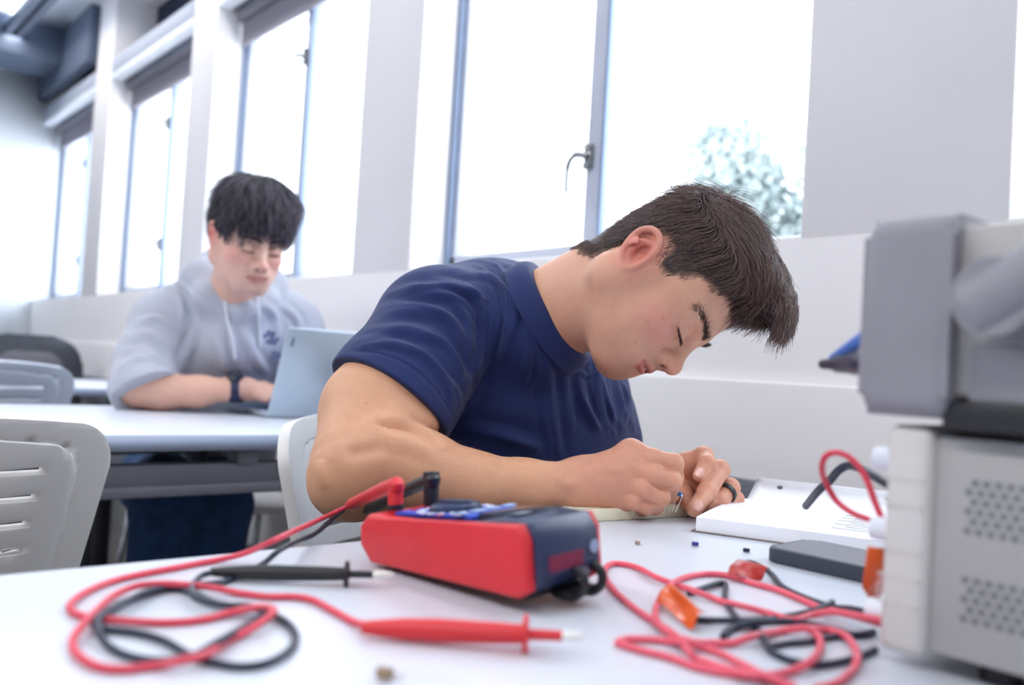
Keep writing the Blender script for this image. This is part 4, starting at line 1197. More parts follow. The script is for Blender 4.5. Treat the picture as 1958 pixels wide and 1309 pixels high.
# left arm and hand
SLc = N(1130, 790, 1.33)
s.chain([SLc, N(1150, 860, 1.27), N(1180, 935, 1.18)], [.052, .045, .040], .03)
s.chain([N(1180, 935, 1.18), N(1235, 920, 1.12), N(1290, 912, 1.065)], [.038, .033, .025], .03)
ml = [N(1312, 888, 1.035), N(1326, 900, 1.045), N(1336, 920, 1.052), N(1342, 940, 1.05)]
for q in ml: s.cone(N(1290, 915, 1.06), q, .020, .0125, .014)
s.ell(N(1318, 925, 1.055), (.028, .030, .016), np.array([A3(CR), A3(CU), A3(-CF)]).T, .014)
finger([ml[0], N(1345, 872, 1.020), N(1352, 886, 1.002), N(1338, 908, .990)], [.0125, .0112, .0100, .0080])
finger([ml[1], N(1376, 898, 1.015), N(1352, 940, .985), N(1327, 974, .958)], [.0128, .0112, .0104, .0084])
finger([ml[2], N(1396, 932, 1.020), N(1374, 958, 1.000), N(1350, 968, .990)], [.0125, .0108, .0100, .0088])
finger([ml[3], N(1406, 954, 1.03), N(1388, 970, 1.012), N(1368, 972, 1.005)], [.0115, .0096, .0090, .0080])
finger([N(1300, 930, 1.055), N(1305, 945, 1.02), N(1318, 966, .985)], [.016, .012, .0085], .012)
me = s.mesh(.0016, 'person_body')
smooth_mesh(me, 1, .5)
folds(me, [([(718, 806), (745, 807), (790, 816), (842, 846)], 6.5, -.0085), ([(735, 778), (785, 790), (838, 818)], 17, .0035), ([(735, 836), (790, 846), (835, 868)], 15, .0022), ([(613, 878), (616, 905), (624, 935)], 13, .0022), ([(655, 868), (700, 862), (748, 850)], 16, -.0028),
   ([(1247, 893), (1275, 898), (1301, 902)], 2.6, -.0022), ([(1240, 922), (1265, 934), (1290, 932)], 2.6, -.0022), ([(1222, 960), (1240, 962), (1262, 964)], 2.4, -.002),
   ([(1205, 880), (1235, 888)], 3, -.001), ([(1230, 868), (1233, 880)], 2.5, -.0006),
           ([(1216, 846), (1222, 862)], 4, .0012), ([(1150, 868), (1190, 880)], 8, .001), ([(1140, 890), (1195, 898)], 8, .001), ([(1078, 918), (1098, 930)], 10, .002)])
# nails: pressed into the finger tips
def nail_dent(c, n, px_, py_, rad, zmax):
    x, y, z = project(c); d = np.hypot((x-px_), (y-py_))
    return np.exp(-(d/rad)**4)*((z < zmax) & ((n@A3(CF)) < -.1))
c = coords(me); n_ = normals(me)
nl = nail_dent(c, n_, 1336, 904, 9, 1.03) + nail_dent(c, n_, 1331, 969, 9, .985)
setco(me, c - n_*(.0006*nl)[:, None])
q = H1.local(coords(me)); onhead = (q[:, 2] > -.125) & (q[:, 0] > -.15) & (np.linalg.norm(q, axis=1) < .17)
col = np.ones((len(me.vertices), 3), dtype=f32)*lin((214, 160, 126))
hcx = head_col(me, H1, (216, 164, 138), 1.0, .8)
wgt = (smst(.17, .13, np.linalg.norm(q-np.array((.02, 0, 0)), axis=1)))[:, None]
col = col*(1-wgt) + hcx*wgt
# ruddier hands
c = coords(me)
for hp_ in (N(1190, 915, .955), N(1345, 930, 1.02)):
    w_ = np.exp(-(np.linalg.norm(c-hp_, axis=1)/.075)**4)[:, None]*.75
    col = col*(1-w_) + lin((216, 152, 130))*w_
col = col*(1-np.clip(nl, 0, 1)[:, None]*.6) + lin((236, 180, 172))*np.clip(nl, 0, 1)[:, None]*.6
xp, yp, zp = project(coords(me))
for fx_, fy_, fr_ in ((1148, 556, 1.8), (1268, 607, 2.0), (1239, 616, 2.2), (1283, 598, 1.6), (1215, 655, 1.6), (1178, 640, 1.5), (1277, 690, 1.5), (1300, 575, 1.4), (1233, 582, 1.3), (700, 770, 2.2), (1128, 880, 2)):
    w_ = (np.exp(-(((xp-fx_)**2+(yp-fy_)**2)/fr_**2))*.38)[:, None]*(zp < 1.15)[:, None]; col = col*(1-w_) + lin((120, 70, 56))*w_
hm = smst(.002, -.004, polysdf(q[:, 0], q[:, 2], [(.094, .070), (.082, .060), (.062, .047), (.047, .038), (.034, .014), (.014, .008), (.012, .030), (.002, .038), (-.018, .036), (-.032, .018), (-.034, -.010), (-.036, -.035), (-.046, -.058), (-.14, -.062), (-.14, .17), (.14, .17)]))*(np.abs(q[:, 1]) < .0765)*wgt[:, 0]
col = col*(1-hm[:, None]) + lin((50, 40, 42))*hm[:, None]
vcol(me, 'Col', col)
body1 = link('body', me, m_skin, M1); bvb = bvh_of(me)
m_nail = mat('fingernail', (232, 178, 166), .25, var=.02, spec=.6)
def nail(px0, py0, px1, py1, w, L):
    a = bvb.ray_cast(CC, ray(px0, py0).normalized()); e = bvb.ray_cast(CC, ray(px1, py1).normalized())
    d = (e[0]-a[0]).normalized(); n = ((a[1]+e[1])*.5).normalized(); sd_ = n.cross(d).normalized(); n = d.cross(sd_)
    c0 = (a[0]+e[0])*.5; b = BM(); g = []
    for i in range(9):
        row = []
        for j in range(9):
            u, v = -1+i/4, -1+j/4; r_ = (1-.30*abs(v)**2.5)
            p = c0 + sd_*(u*w*r_) + d*(v*L*(1-.22*u*u)) + n*(.0009 - .28*w*u*u)
            row.append(b.verts.new(p))
        g.append(row)
    for i in range(8):
        for j in range(8): b.faces.new((g[i][j], g[i+1][j], g[i+1][j+1], g[i][j+1]))
    o = obj('fingernail', b, m_nail, M1, auto=0); md = o.modifiers.new('s', 'SOLIDIFY'); md.thickness = .0008; md.offset = 1
nail(1342, 894, 1332, 912, .0050, .0062)
nail(1340, 958, 1328, 976, .0055, .0068)
print('BODY verts', len(me.vertices))
# ---- T-shirt
m_shirt = mat('navy_jersey', (18, 38, 92), .8, var=.08, scale=400, bump=.35, bscale=1500, sheen=.12)
t = Sdf()
CH = N(1010, 720, 1.28)
t.chain([N(845, 630, 1.13), N(930, 640, 1.20), N(1020, 665, 1.24), N(1118, 795, 1.33)], [.074, .092, .092, .066], .05)
t.ell(N(955, 780, 1.24), (.13, .15, .17), None, .06)
t.ell(N(1035, 810, 1.22), (.10, .12, .13), None, .05)
t.chain([N(930, 780, 1.22), N(900, 1010, 1.22)], [.135, .13], .05)
t.chain([N(1035, 800, 1.24), N(1025, 1000, 1.22)], [.11, .10], .05)
t.chain([N(835, 635, 1.11), N(752, 755, 1.015), N(704, 835, .97)], [.079, .0715, .069], .03)
t.chain([N(1128, 795, 1.33), N(1148, 850, 1.28)], [.064, .060], .03)
t.cone(NC-NA*.05, NC-NA*.004, .078, .0665, .02)
t.add(lambda p: np.maximum(-((p-NC+NA*.004)@NA), np.linalg.norm(p-NC-NA*.09, axis=-1)-.13), NC+NA*.09, .13, .002, 's')
t.cone(NC-NA*.025, NC+NA*.05, .057, .060, .002, 's')
pc = N(747, 766, 1.0); pn = A3(cvec(-.565, -.825, .50).normalized())
t.add(lambda p: np.maximum(-((p-pc)@pn), np.linalg.norm(p-pc-pn*.07, axis=-1)-.13), pc+pn*.07, .13, .002, 's')
t.chain([N(765, 735, 1.03), N(704, 835, .97)], [.056, .066], .003, 's')
ms = t.mesh(.0017, 'tshirt', keep_big=True)
smooth_mesh(ms, 3, .5)
def tk(*p): return [(535+x/1.755, 325+y/1.755) for x, y in p]
FS = [
 (tk((690, 350), (742, 440), (738, 560), (695, 700), (615, 800)), 3.2, -.0022),           # armhole seam
 (tk((815, 345), (790, 372), (835, 372)), 3, -.0015),
 (tk((245, 606), (330, 612), (430, 652), (520, 732), (592, 842)), 2.6, -.0018),            # hem stitching
 (tk((330, 430), (450, 400), (580, 420), (660, 500)), 8, .0042), (tk((300, 490), (420, 462), (560, 490), (640, 600)), 9, .0050),
 (tk((285, 540), (400, 525), (520, 560), (600, 670), (612, 750)), 8, .0045), (tk((260, 580), (360, 575), (480, 620), (570, 720), (600, 790)), 7, .0035),
 (tk((520, 370), (640, 400), (700, 490), (690, 620), (640, 740)), 8, .0045), (tk((420, 390), (560, 380), (680, 430)), 7, .003),
 (tk((600, 450), (650, 540), (650, 680)), 7, .0035),
 (tk((560, 330), (680, 345), (760, 400), (800, 480)), 6, .0038), (tk((640, 312), (740, 335), (810, 400)), 5, .0034), (tk((720, 308), (800, 330)), 5, .003),
 (tk((770, 390), (790, 470), (760, 600), (720, 720)), 6, .0042), (tk((820, 420), (845, 520), (840, 640), (800, 760)), 7, .0038), (tk((750, 380), (765, 450), (750, 560)), 5, .0035),
 (tk((865, 520), (895, 640), (905, 800), (930, 965)), 9, .0045), (tk((940, 610), (960, 740), (965, 860)), 8, .0035),
 (tk((1000, 670), (1020, 780), (1075, 880)), 8, .0045), (tk((1060, 640), (1075, 760), (1110, 880)), 6, .0050), (tk((1095, 690), (1115, 790), (1150, 870)), 6, .0045), (tk((1130, 700), (1150, 790), (1165, 860)), 6, .004),
 (tk((980, 640), (1010, 680), (1050, 660)), 5, .0030), (tk((1165, 720), (1190, 790), (1180, 860)), 5, .004),
 (tk((660, 800), (700, 700), (760, 640)), 12, -.004), (tk((640, 880), (760, 900), (880, 940)), 14, .005),
 (tk((806, 315), (830, 400), (862, 490), (905, 580), (975, 648), (1045, 652)), 2.6, -.0022), (tk((828, 312), (852, 395), (884, 485), (928, 570), (990, 630), (1048, 632)), 7, .0018)]
R_ = random.Random(7); FX = []
for p_, w_, h_ in FS:
    if w_ < 4.5 or h_ < 0: FX.append((p_, w_, h_*1.2)); continue
    FX.append((p_, w_*1.2, h_*1.0))
    for k_ in range(2):
        o_ = R_.choice((-1, 1))*R_.uniform(11, 22); a_ = R_.uniform(0, .35); n0 = max(0, int(a_*len(p_)))
        q_ = [(x_+o_*.7+R_.uniform(-3, 3), y_+o_*.7*R_.uniform(.5, 1.1)) for x_, y_ in p_[n0:]]
        if len(q_) > 1: FX.append((q_, w_*.7, h_*R_.uniform(.3, .55)))
folds(ms, FX)
sh1 = link('tshirt', ms, m_shirt, M1)
ux_ = np.cross(NA, A3(CF)); ux_ /= np.linalg.norm(ux_); uy_ = np.cross(NA, ux_)
qm = Matrix(((ux_[0], uy_[0], NA[0], NC[0]), (ux_[1], uy_[1], NA[1], NC[1]), (ux_[2], uy_[2], NA[2], NC[2]), (0, 0, 0, 1)))
b = BM(); lathe(b, [(.0590, -.016), (.0570, -.004), (.0574, -.0008), (.0590, .0006), (.0640, .0000), (.0700, -.0012), (.0715, -.0026), (.0745, -.0060), (.0775, -.012), (.0790, -.030), (.060, -.030)], qm, 72)
for v in b.verts:
    a_ = math.atan2((Vector(v.co)-Vector(NC)).dot(Vector(uy_)), (Vector(v.co)-Vector(NC)).dot(Vector(ux_)))
o = obj('collar', b, m_shirt, M1); o['label'] = 'ribbed crew neck collar'
# ---- hair
m_hair = hair_mat('dark_brown_hair', (40, 31, 33), (142, 114, 106))
m_hcap = mat('hair_underlayer', (40, 32, 36), .6, var=.3, scale=300, bump=.6, bscale=500)
HP = [(.094, .070), (.082, .060), (.062, .047), (.047, .038), (.034, .014), (.014, .008), (.012, .030), (.002, .038), (-.018, .036), (-.032, .018), (-.034, -.010), (-.036, -.035), (-.046, -.058), (-.14, -.062), (-.14, .17), (.14, .17)]
hd_ = Sdf()
def HE(c, r, k, rot=0): hd_.ell(H1.raw(c), r, H1.M@np.array(rotY(rot), dtype=f32).T, k)
HE((.003, 0, .037), (.0835, .0775, .0850), .01)
HE((-.022, 0, -.004), (.052, .060, .058), .02)
hd_.add(lambda p: -polysdf(*(lambda q: (q[..., 0], q[..., 2]))(((p-H1.o)@H1.M)), HP), H1.raw((0, 0, .05)), .30, .010, 's')
HE((.012, 0, .090), (.074, .064, .044), .035, -4)
HE((.074, -.004, .108), (.044, .050, .026), .02, 8)
HE((.112, -.010, .104), (.022, .036, .016), .012, 30)
mh = hd_.mesh(.0022, 'hair')
# clumps combed along the hair
rng = np.random.default_rng(3)
c = coords(mh); n_ = normals(mh); q = H1.local(c)
cl = .5*np.sin(q[:, 1]*420 + 3*np.sin(q[:, 0]*60) + 2*np.sin(q[:, 2]*80)) + .5*np.sin(q[:, 1]*230+q[:, 2]*150+1.7)
setco(mh, c + n_*(.0013*cl*smst(.05, .09, q[:, 2]))[:, None])
hair1 = link('hair', mh, m_hcap, M1)
def hair_field(q, i, long_):
    x, y, z = q[:, 0], q[:, 1], q[:, 2]
    top = np.array((1.0, 0, -.05)); side = np.array((-.25, 0, -1.0)); back = np.array((-.55, 0, -.85))
    t_ = smst(.066, .095, z)*smst(-.055, -.01, x); b_ = smst(.0, -.05, x)
    f = t_[:, None]*top + ((1-t_)*(1-b_))[:, None]*side + ((1-t_)*b_)[:, None]*back
    f[:, 1] += .35*np.sin(z*70+x*30)*t_ + np.sign(y)*.15*t_
    return f
Mi = H1.M
def dirs_for(step, lift, curl, seed):
    r_ = np.random.default_rng(seed); k = len(step); ph_ = r_.uniform(0, 6.28, k); nz = r_.normal(0, .10, (k, 3))
    def D(p, i):
        q = ((p-H1.o)@H1.M); f = hair_field(q, i, True)
        cc = q-np.array((.015, 0, .045)); nn = cc/np.linalg.norm(cc, axis=1)[:, None]
        f = f - nn*(f*nn).sum(1)[:, None]*.9 + nn*(lift*(1-.16*i)) + nz
        f[:, 1] += curl*np.sin(ph_+i*.9); f[:, 2] += curl*.6*np.cos(ph_+i*.9)
        w = f@np.array(H1.M).T
        g_ = smst(.105, .14, q[:, 0])*.8
        w = w/np.linalg.norm(w, axis=1)[:, None]; w[:, 2] -= g_; w /= np.linalg.norm(w, axis=1)[:, None]
        return (w*step[:, None]).astype(f32)
    return D
c = coords(mh); q = H1.local(c); n_ = normals(mh)
outer = (n_*(c-H1.raw((.015, 0, .045)))).sum(1) > 0
short = outer & ((q[:, 2] < .085) | (q[:, 0] < -.03))
r1, _ = surf_pick(mh, short, int(21000), rng)
strands('hair_strands', r1-0, dirs_for(rng.uniform(.0016, .0028, len(r1)), .18, .06, 1), 6, m_hair, hair1, .00021)
longm = outer & (q[:, 2] > .078) & (q[:, 0] > -.05)
r2, _ = surf_pick(mh, longm, int(17000), rng)
q2_ = H1.local(r2)
strands('hair_strands', r2, dirs_for(rng.uniform(.0030, .0062, len(r2))*(1-.68*smst(.045, .10, q2_[:, 0])), .13, .10, 2), 9, m_hair, hair1, .00024)
fr_ = outer & (q[:, 0] > .085) & (q[:, 2] < .12)
r3_, _ = surf_pick(mh, fr_, 1500, rng)
strands('hair_strands', r3_, dirs_for(rng.uniform(.0010, .0034, len(r3_)), .12, .35, 3), 10, m_hair, hair1, .00028)
# short hair growing out along the hairline
cb_ = coords(me); qb = H1.local(cb_); pd = polysdf(qb[:, 0], qb[:, 2], HP)
edge_ = (pd < .0028+.003*np.sin(qb[:, 0]*300)) & (pd > -.018) & (np.abs(qb[:, 1]) < .0775) & (np.linalg.norm(qb-np.array((0, 0, .04)), axis=1) < .15) & (wgt[:, 0] > .9)
r4, _ = surf_pick(me, edge_, 14000, rng)
strands('hair_strands', r4, dirs_for(rng.uniform(.0009, .0019, len(r4)), .22, .1, 5), 5, m_hair, hair1, .00018)
# fine hair on the forearm
xf, yf, zf = project(coords(me)); fm = (xf > 690) & (xf < 1075) & (yf > 800) & (zf < 1.0)
r5, n5 = surf_pick(me, fm, 1100, rng); dd5 = (A3(CR)*.8 - A3(CU)*.35 + n5*.45 + rng.normal(0, .25, n5.shape)); dd5 = (dd5/np.linalg.norm(dd5, axis=1)[:, None]*rng.uniform(.0008, .0018, (len(r5), 1))).astype(f32)
strands('arm_hair', r5, lambda p, i: dd5, 5, hair_mat('fine_arm_hair', (96, 68, 50), (150, 112, 84)), body1, .00005)
# brows and lashes
m_brow = hair_mat('brow_hair', (36, 27, 27), (84, 64, 58))
brows(H1, M1, m_brow, rng, [(.0945, .010, .0145), (.0925, .022, .0185), (.0830, .0390, .0215), (.0660, .0510, .0185)], [(.5, .3, 1), (-.5, 1, -.1)], 330, .0080, (.0008, .0015, .0019), rad=.00016, bvh=bvb)
brows(H1, M1, m_brow, rng, [(.0845, .0180, -.0085), (.0878, .0260, -.0110), (.0868, .036, -.0110), (.0795, .0445, -.0085)], [(1, 0, -.5), (.8, .6, -.5)], 150, .0075, (.0003, .0004, .0003), 'eyelash', .00020, bvh=bvb)
# ring on the far hand
rc = N(1381, 931, 1.012); rax = A3(W(1396, 932, 1.020))-A3(W(1374, 958, 1.000)); rax /= np.linalg.norm(rax)
b = BM(); zq = Vector((0, 0, 1)).rotation_difference(Vector(tuple(rax))).to_matrix().to_4x4(); zq.translation = Vector(tuple((N(1396, 932, 1.020)+N(1374, 958, 1.000))/2 + rax*.003))
lathe(b, [(.0112, -.003), (.0126, -.0028), (.0130, 0), (.0126, .0028), (.0112, .003)], zq, 40); o = obj('ring', b, m_black, M1); o['label'] = 'dark band ring on the far hand'
# ---- trousers and shoes
m_pants = mat('dark_navy_trousers', (26, 36, 70), .85, var=.1, scale=300)
g = Sdf()
pv = np.array((-1.04, .80, .53), dtype=f32)
g.ell(pv, (.15, .18, .12), None, .05)
for sy in (-1, 1):
    hip = pv + np.array((.02, sy*.09, -.01)); kn = np.array((-.62, .80+sy*.15, .52)); an = np.array((-.66, .80+sy*.16, .09))
    g.chain([hip, kn], [.092, .066], .03); g.chain([kn, an], [.062, .048], .03)
mg = g.mesh(.006, 'trousers'); link('trousers', mg, m_pants, M1)
for sy in (-1, 1):
    g = Sdf(); an = np.array((-.66, .80+sy*.16, .05))
    g.chain([an, an+np.array((.10, sy*.01, -.012)), an+np.array((.19, sy*.02, -.02))], [.042, .038, .028], .02); g.ball(an+np.array((-.03, 0, -.008)), .038, .02)
    link('shoe', g.mesh(.004, 'shoe'), m_black, M1)
for ch in M1.children: ch.matrix_parent_inverse = Matrix.Translation(-Vector(M1.location))
# ================================================================ THE MAN IN THE GREY HOODIE
M2 = empty('person', (-2.42, .95, 0), label='person in a pale grey hoodie behind the open laptop, looking down at it', cat='person')
ps, pp_ = math.radians(39), math.radians(20)
Fh = cvec(math.sin(ps)*math.cos(pp_), -math.sin(pp_), math.cos(ps)*math.cos(pp_)).normalized()
U2 = cvec(.10, 1, 0); U2 = (U2-Fh*U2.dot(Fh)).normalized(); L2 = U2.cross(Fh).normalized()
MH2 = Matrix((Fh, L2, U2)).transposed(); S2 = 1.05
H2 = Frame(MH2, W(474, 474, 2.06) - MH2 @ Vector((.080, -.031, -.004))*S2, S2, .95)
s = Sdf(); head(s, H2)
s.cone(H2(-.030, 0, -.040), N(437, 600, 2.32), .054, .056, .03)
s.cone(H2(.000, 0, -.075), N(449, 582, 2.27), .043, .044, .03)
s.ell(N(430, 720, 2.42), (.10, .14, .18), None, .05)
# right arm
s.chain([N(318, 620, 2.31), N(272, 700, 2.21), N(264, 738, 2.16)], [.045, .045, .042], .03)
s.chain([N(264, 742, 2.16), N(310, 746, 2.17), N(380, 748, 2.18), N(442, 743, 2.19)], [.044, .043, .034, .0265], .03)
def hand2(w, px0, py0, z, sgn=1):
    mcs = [N(px0+22, py0-7, z-.01), N(px0+26, py0, z-.03), N(px0+24, py0+6, z-.045), N(px0+18, py0+11, z-.06)]
    for q_ in mcs: s.cone(w, q_, .022, .0125, .014)
    for k_, q_ in enumerate(mcs):
        a = q_ + A3(CR)*.030 - A3(CU)*(.004+.002*k_); b_ = a + A3(CR)*.016 - A3(CU)*.018
        finger([q_, a, b_], [.0115, .0098, .008])
    finger([w, w+A3(CR)*.035-A3(CF)*.03-A3(CU)*.01, w+A3(CR)*.06-A3(CF)*.035-A3(CU)*.022], [.016, .0125, .0095], .02)
s.cone(N(442, 743, 2.19), N(468, 742, 2.21), .0265, .025, .02)
hand2(N(472, 744, 2.22), 482, 746, 2.26)
# left arm and hand, behind the screen
s.chain([N(560, 640, 2.43), N(600, 710, 2.40), N(628, 750, 2.30)], [.045, .042, .04], .03)
s.chain([N(628, 750, 2.30), N(615, 752, 2.32), N(575, 750, 2.28)], [.04, .034, .026], .03)
for k_ in range(4):
    q_ = N(562-k_*4, 748+k_*2, 2.25)+A3(CU)*.004; s.cone(N(575, 750, 2.28), q_, .022, .012, .014); finger([q_, q_-A3(CR)*.012-A3(CF)*.028, q_-A3(CR)*.02-A3(CF)*.036-A3(CU)*.016], [.0115, .0098, .008])
m2 = s.mesh(.0032, 'person_body'); smooth_mesh(m2, 1, .5)
c = coords(m2); q = H2.local(c)
hcx = head_col(m2, H2, (222, 178, 162), 1.1, .45)
wgt = smst(.17, .13, np.linalg.norm(q-np.array((.02, 0, 0)), axis=1))[:, None]
col = np.ones((len(c), 3), dtype=f32)*lin((224, 176, 154))*(1-wgt) + hcx*wgt
vcol(m2, 'Col', col)
link('body', m2, m_skin, M2); bvc = bvh_of(m2)
# hoodie
m_hood = mat('grey_fleece', (178, 181, 193), .9, var=.05, scale=200, bump=.3, bscale=900, sheen=.2)
t = Sdf()
t.chain([N(318, 622, 2.31), N(400, 602, 2.37), N(490, 607, 2.39), N(556, 628, 2.43)], [.084, .105, .100, .082], .06)
t.ell(N(430, 700, 2.43), (.12, .20, .20), None, .08)
t.chain([N(430, 690, 2.42), N(425, 860, 2.50)], [.155, .15], .06)
t.chain([N(318, 622, 2.31), N(283, 690, 2.22), N(272, 740, 2.14), N(292, 752, 2.12)], [.084, .074, .068, .060], .04)
t.chain([N(556, 628, 2.43), N(595, 700, 2.40), N(622, 745, 2.31), N(606, 752, 2.27)], [.080, .068, .062, .045], .04)
# hood lying round the neck
hp_ = [(498, 590, 2.10), (470, 560, 2.20), (515, 555, 2.25), (535, 545, 2.32)]
t.chain([N(452, 590, 2.22), N(402, 570, 2.23), N(386, 532, 2.30), N(420, 508, 2.38), N(480, 512, 2.42), N(512, 542, 2.36), N(502, 578, 2.28), N(476, 588, 2.22)], [.024, .036, .044, .046, .046, .042, .034, .024], .03)
t.ell(N(454, 648, 2.29), (.08, .09, .085), None, .05)
t.cone(H2(-.010, 0, -.060), N(450, 548, 2.27), .060, .048, .012, 's')
pe = N(286, 722, 2.10); pn2 = A3(cvec(.47, -.85, .25).normalized())
t.add(lambda p: np.maximum(-((p-pe)@pn2), np.linalg.norm(p-pe-pn2*.06, axis=-1)-.115), pe+pn2*.06, .115, .002, 's')
mh2 = t.mesh(.0045, 'hoodie'); smooth_mesh(mh2, 1, .5)
def tq(*p): return [(200+x/2.618, 340+y/2.618) for x, y in p]
folds(mh2, [(tq((430, 600), (440, 720), (380, 840), (365, 950)), 4, -.006), (tq((170, 720), (260, 700), (360, 760)), 6, .009), (tq((110, 800), (220, 780), (350, 850)), 7, .010), (tq((90, 870), (200, 860), (320, 920)), 6, .008),
  (tq((80, 950), (150, 900), (260, 900), (340, 950)), 6, .008), (tq((300, 520), (380, 600), (400, 720)), 6, .007), (tq((330, 500), (420, 560), (470, 640)), 5, .006),
  (tq((480, 600), (560, 640), (620, 660)), 4, -.006), (tq((640, 720), (650, 850), (670, 960)), 5, .007), (tq((700, 760), (760, 900), (820, 980)), 8, .010), (tq((560, 780), (600, 880), (620, 970)), 9, .008),
  (tq((780, 620), (850, 680), (870, 800)), 7, .007), (tq((900, 640), (960, 700), (980, 760)), 6, .008), (tq((450, 700), (440, 820), (400, 930)), 8, .007)])
link('hoodie', mh2, m_hood, M2)
b = BM()
for pts in (((603, 610), (618, 700), (640, 800), (655, 900)), ((760, 600), (764, 680), (770, 760), (774, 840))):
    P2 = []
    for x, y in pts:
        r_ = ray(200+x/2.618, 340+y/2.618)
        hit = None
        P2.append((r_, 0))
bv2 = BVHTree.FromPolygons([v.co for v in mh2.vertices], [tuple(p.vertices) for p in mh2.polygons])
def onhood(x, y, off=.003):
    r_ = ray(200+x/2.618, 340+y/2.618).normalized(); h = bv2.ray_cast(CC, r_)
    return (h[0] + h[1]*off) if h[0] else CC+r_*2.2
m_str = mat('cotton_cord', (214, 216, 226), .8)
for k_, pts in enumerate((((603, 612), (618, 700), (640, 800), (655, 900)), ((760, 600), (764, 680), (770, 760), (774, 840)))):
    b = BM(); tube(b, spline([onhood(*p_, .005) for p_ in pts], 6), .0042, 8); o = obj('drawstring', b, m_str, M2)
b = BM()   # dark print on the chest
for x, y, r_ in ((800, 790, .006), (815, 775, .008), (830, 790, .009), (842, 778, .007), (828, 812, .010), (846, 820, .008), (860, 806, .006), (812, 818, .006), (845, 885, .012), (838, 872, .006), (876, 884, .008)):
    p_ = onhood(x, y, .002); n_r = (p_-CC).normalized()
    mm_ = Vector((0, 0, 1)).rotation_difference(-n_r).to_matrix().to_4x4(); mm_.translation = p_
    prism(b, [(r_*math.cos(a_)*(1+.3*math.cos(3*a_)), r_*math.sin(a_)) for a_ in np.linspace(0, 2*PI, 12, endpoint=False)], 0, .001, mm_)
o = obj('chest_print', b, mat('faded_navy_print', (112, 120, 150), .8), M2, False); o['label'] = 'small dark print on the chest'
# watch
wa = N(452, 743, 2.195); wd = A3(CR)*.99
zq = Vector((0, 0, 1)).rotation_difference(Vector(tuple(wd)).normalized()).to_matrix().to_4x4(); zq.translation = Vector(tuple(wa))
b = BM(); lathe(b, [(.028, -.015), (.0345, -.014), (.0355, 0), (.0345, .014), (.028, .015)], zq, 36)
wt = obj('smartwatch', b, mat('watch_band', (22, 34, 72), .5), M2); wt['label'] = 'dark navy smartwatch'
b = BM(); prism(b, rrect(.040, .036, .009, 5), -.005, .006, Matrix.Translation(Vector(tuple(wa))+CU*.033-CF*.016) @ (Matrix.Rotation(0, 4, 'X')) @ Vector((0, 0, 1)).rotation_difference((CU*.85-CF*.5).normalized()).to_matrix().to_4x4(), .003)
obj('watch_face', b, mat('watch_glass', (30, 34, 48), .08, spec=.8), wt)
# hair: thick, brushed over the forehead
hd_ = Sdf()
def HE2(c_, r_, k_, rot=0): hd_.ell(H2.raw(c_), r_, H2.M@np.array(rotY(rot), dtype=f32).T, k_)
HE2((.000, 0, .042), (.102, .097, .098), .01)
HE2((-.030, 0, .010), (.068, .080, .070), .02)
HP2 = [(.150, .030), (.090, .028), (.060, .018), (.044, .014), (.036, .020), (.028, -.004), (.020, -.004), (.016, .024), (-.004, .036), (-.026, .030), (-.034, -.020), (-.036, -.052), (-.15, -.060), (-.15, .2), (.15, .2)]
hd_.add(lambda p: -polysdf(*(lambda q: (q[..., 0], q[..., 2]))(H2.local(p)), HP2), H2.raw((0, 0, .05)), .40, .008, 's')
HE2((.020, 0, .098), (.088, .088, .050), .03)
mh2_ = hd_.mesh(.0035, 'hair'); smooth_mesh(mh2_, 1, .5)
c = coords(mh2_); n_ = normals(mh2_); q = H2.local(c)
cl = np.sin(np.arctan2(q[:, 1], q[:, 0])*17 + 5*np.sin(q[:, 2]*60)) + .7*np.sin(np.arctan2(q[:, 1], q[:, 0])*43 + q[:, 2]*140)
setco(mh2_, c + n_*((.0036*cl))[:, None]*(1+.6*np.sin(q[:, 0:1]*70)*np.cos(q[:, 1:2]*60)))
m_hair2 = hair_mat('black_brown_hair', (28, 24, 32), (104, 96, 112))
hair2 = link('hair', mh2_, mat('hair_underlayer_dark', (30, 26, 34), .55, var=.3, scale=200, bump=.6, bscale=400), M2)
c = coords(mh2_); q = H2.local(c); n_ = normals(mh2_)
out_ = (n_*(c-H2.raw((0, 0, .045)))).sum(1) > 0
out_ &= ~((np.abs(q[:, 1]) > .058) & (q[:, 0] > -.045) & (q[:, 0] < .038) & (q[:, 2] < .085))
rr2, _ = surf_pick(mh2_, out_, 9000, rng)
st2 = rng.uniform(.004, .0075, len(rr2)); ph2 = rng.uniform(0, 6.28, len(rr2))
def D2(p, i):
    q = H2.local(p); rd = q-np.array((-.02, 0, .045)); rd /= np.linalg.norm(rd, axis=1)[:, None]
    f = np.stack([q[:, 0]-(-.03), q[:, 1]*1.0, -.09*np.ones(len(q))], 1); f /= np.linalg.norm(f, axis=1)[:, None]
    f = f - rd*(f*rd).sum(1)[:, None] ; f = f/np.linalg.norm(f, axis=1)[:, None] + rd*(.34-.08*i)
    f[:, 1] += .25*np.sin(ph2+i); f[:, 0] += .2*np.cos(ph2*1.7+i)
    f /= np.linalg.norm(f, axis=1)[:, None]
    return ((f@np.array(H2.M).T)*st2[:, None]).astype(f32)
strands('hair_strands', rr2, D2, 6, m_hair2, hair2, .00055)
brows(H2, M2, m_brow, rng, [(.0945, .010, .0145), (.0925, .022, .0175), (.0845, .037, .0205), (.0720, .049, .0170)], [(.4, .3, 1), (-.35, 1, .1)], 300, .0085, (.001, .0015, .0018), rad=.0003, bvh=bvc)
brows(H2, M2, m_brow, rng, [(.0845, .0180, -.0085), (.0878, .0260, -.0110), (.0868, .036, -.0110), (.0795, .0445, -.0085)], [(1, 0, -.5), (.8, .6, -.5)], 80, .007, (.0003, .0004, .0003), 'eyelash', .0003, bvh=bvc)
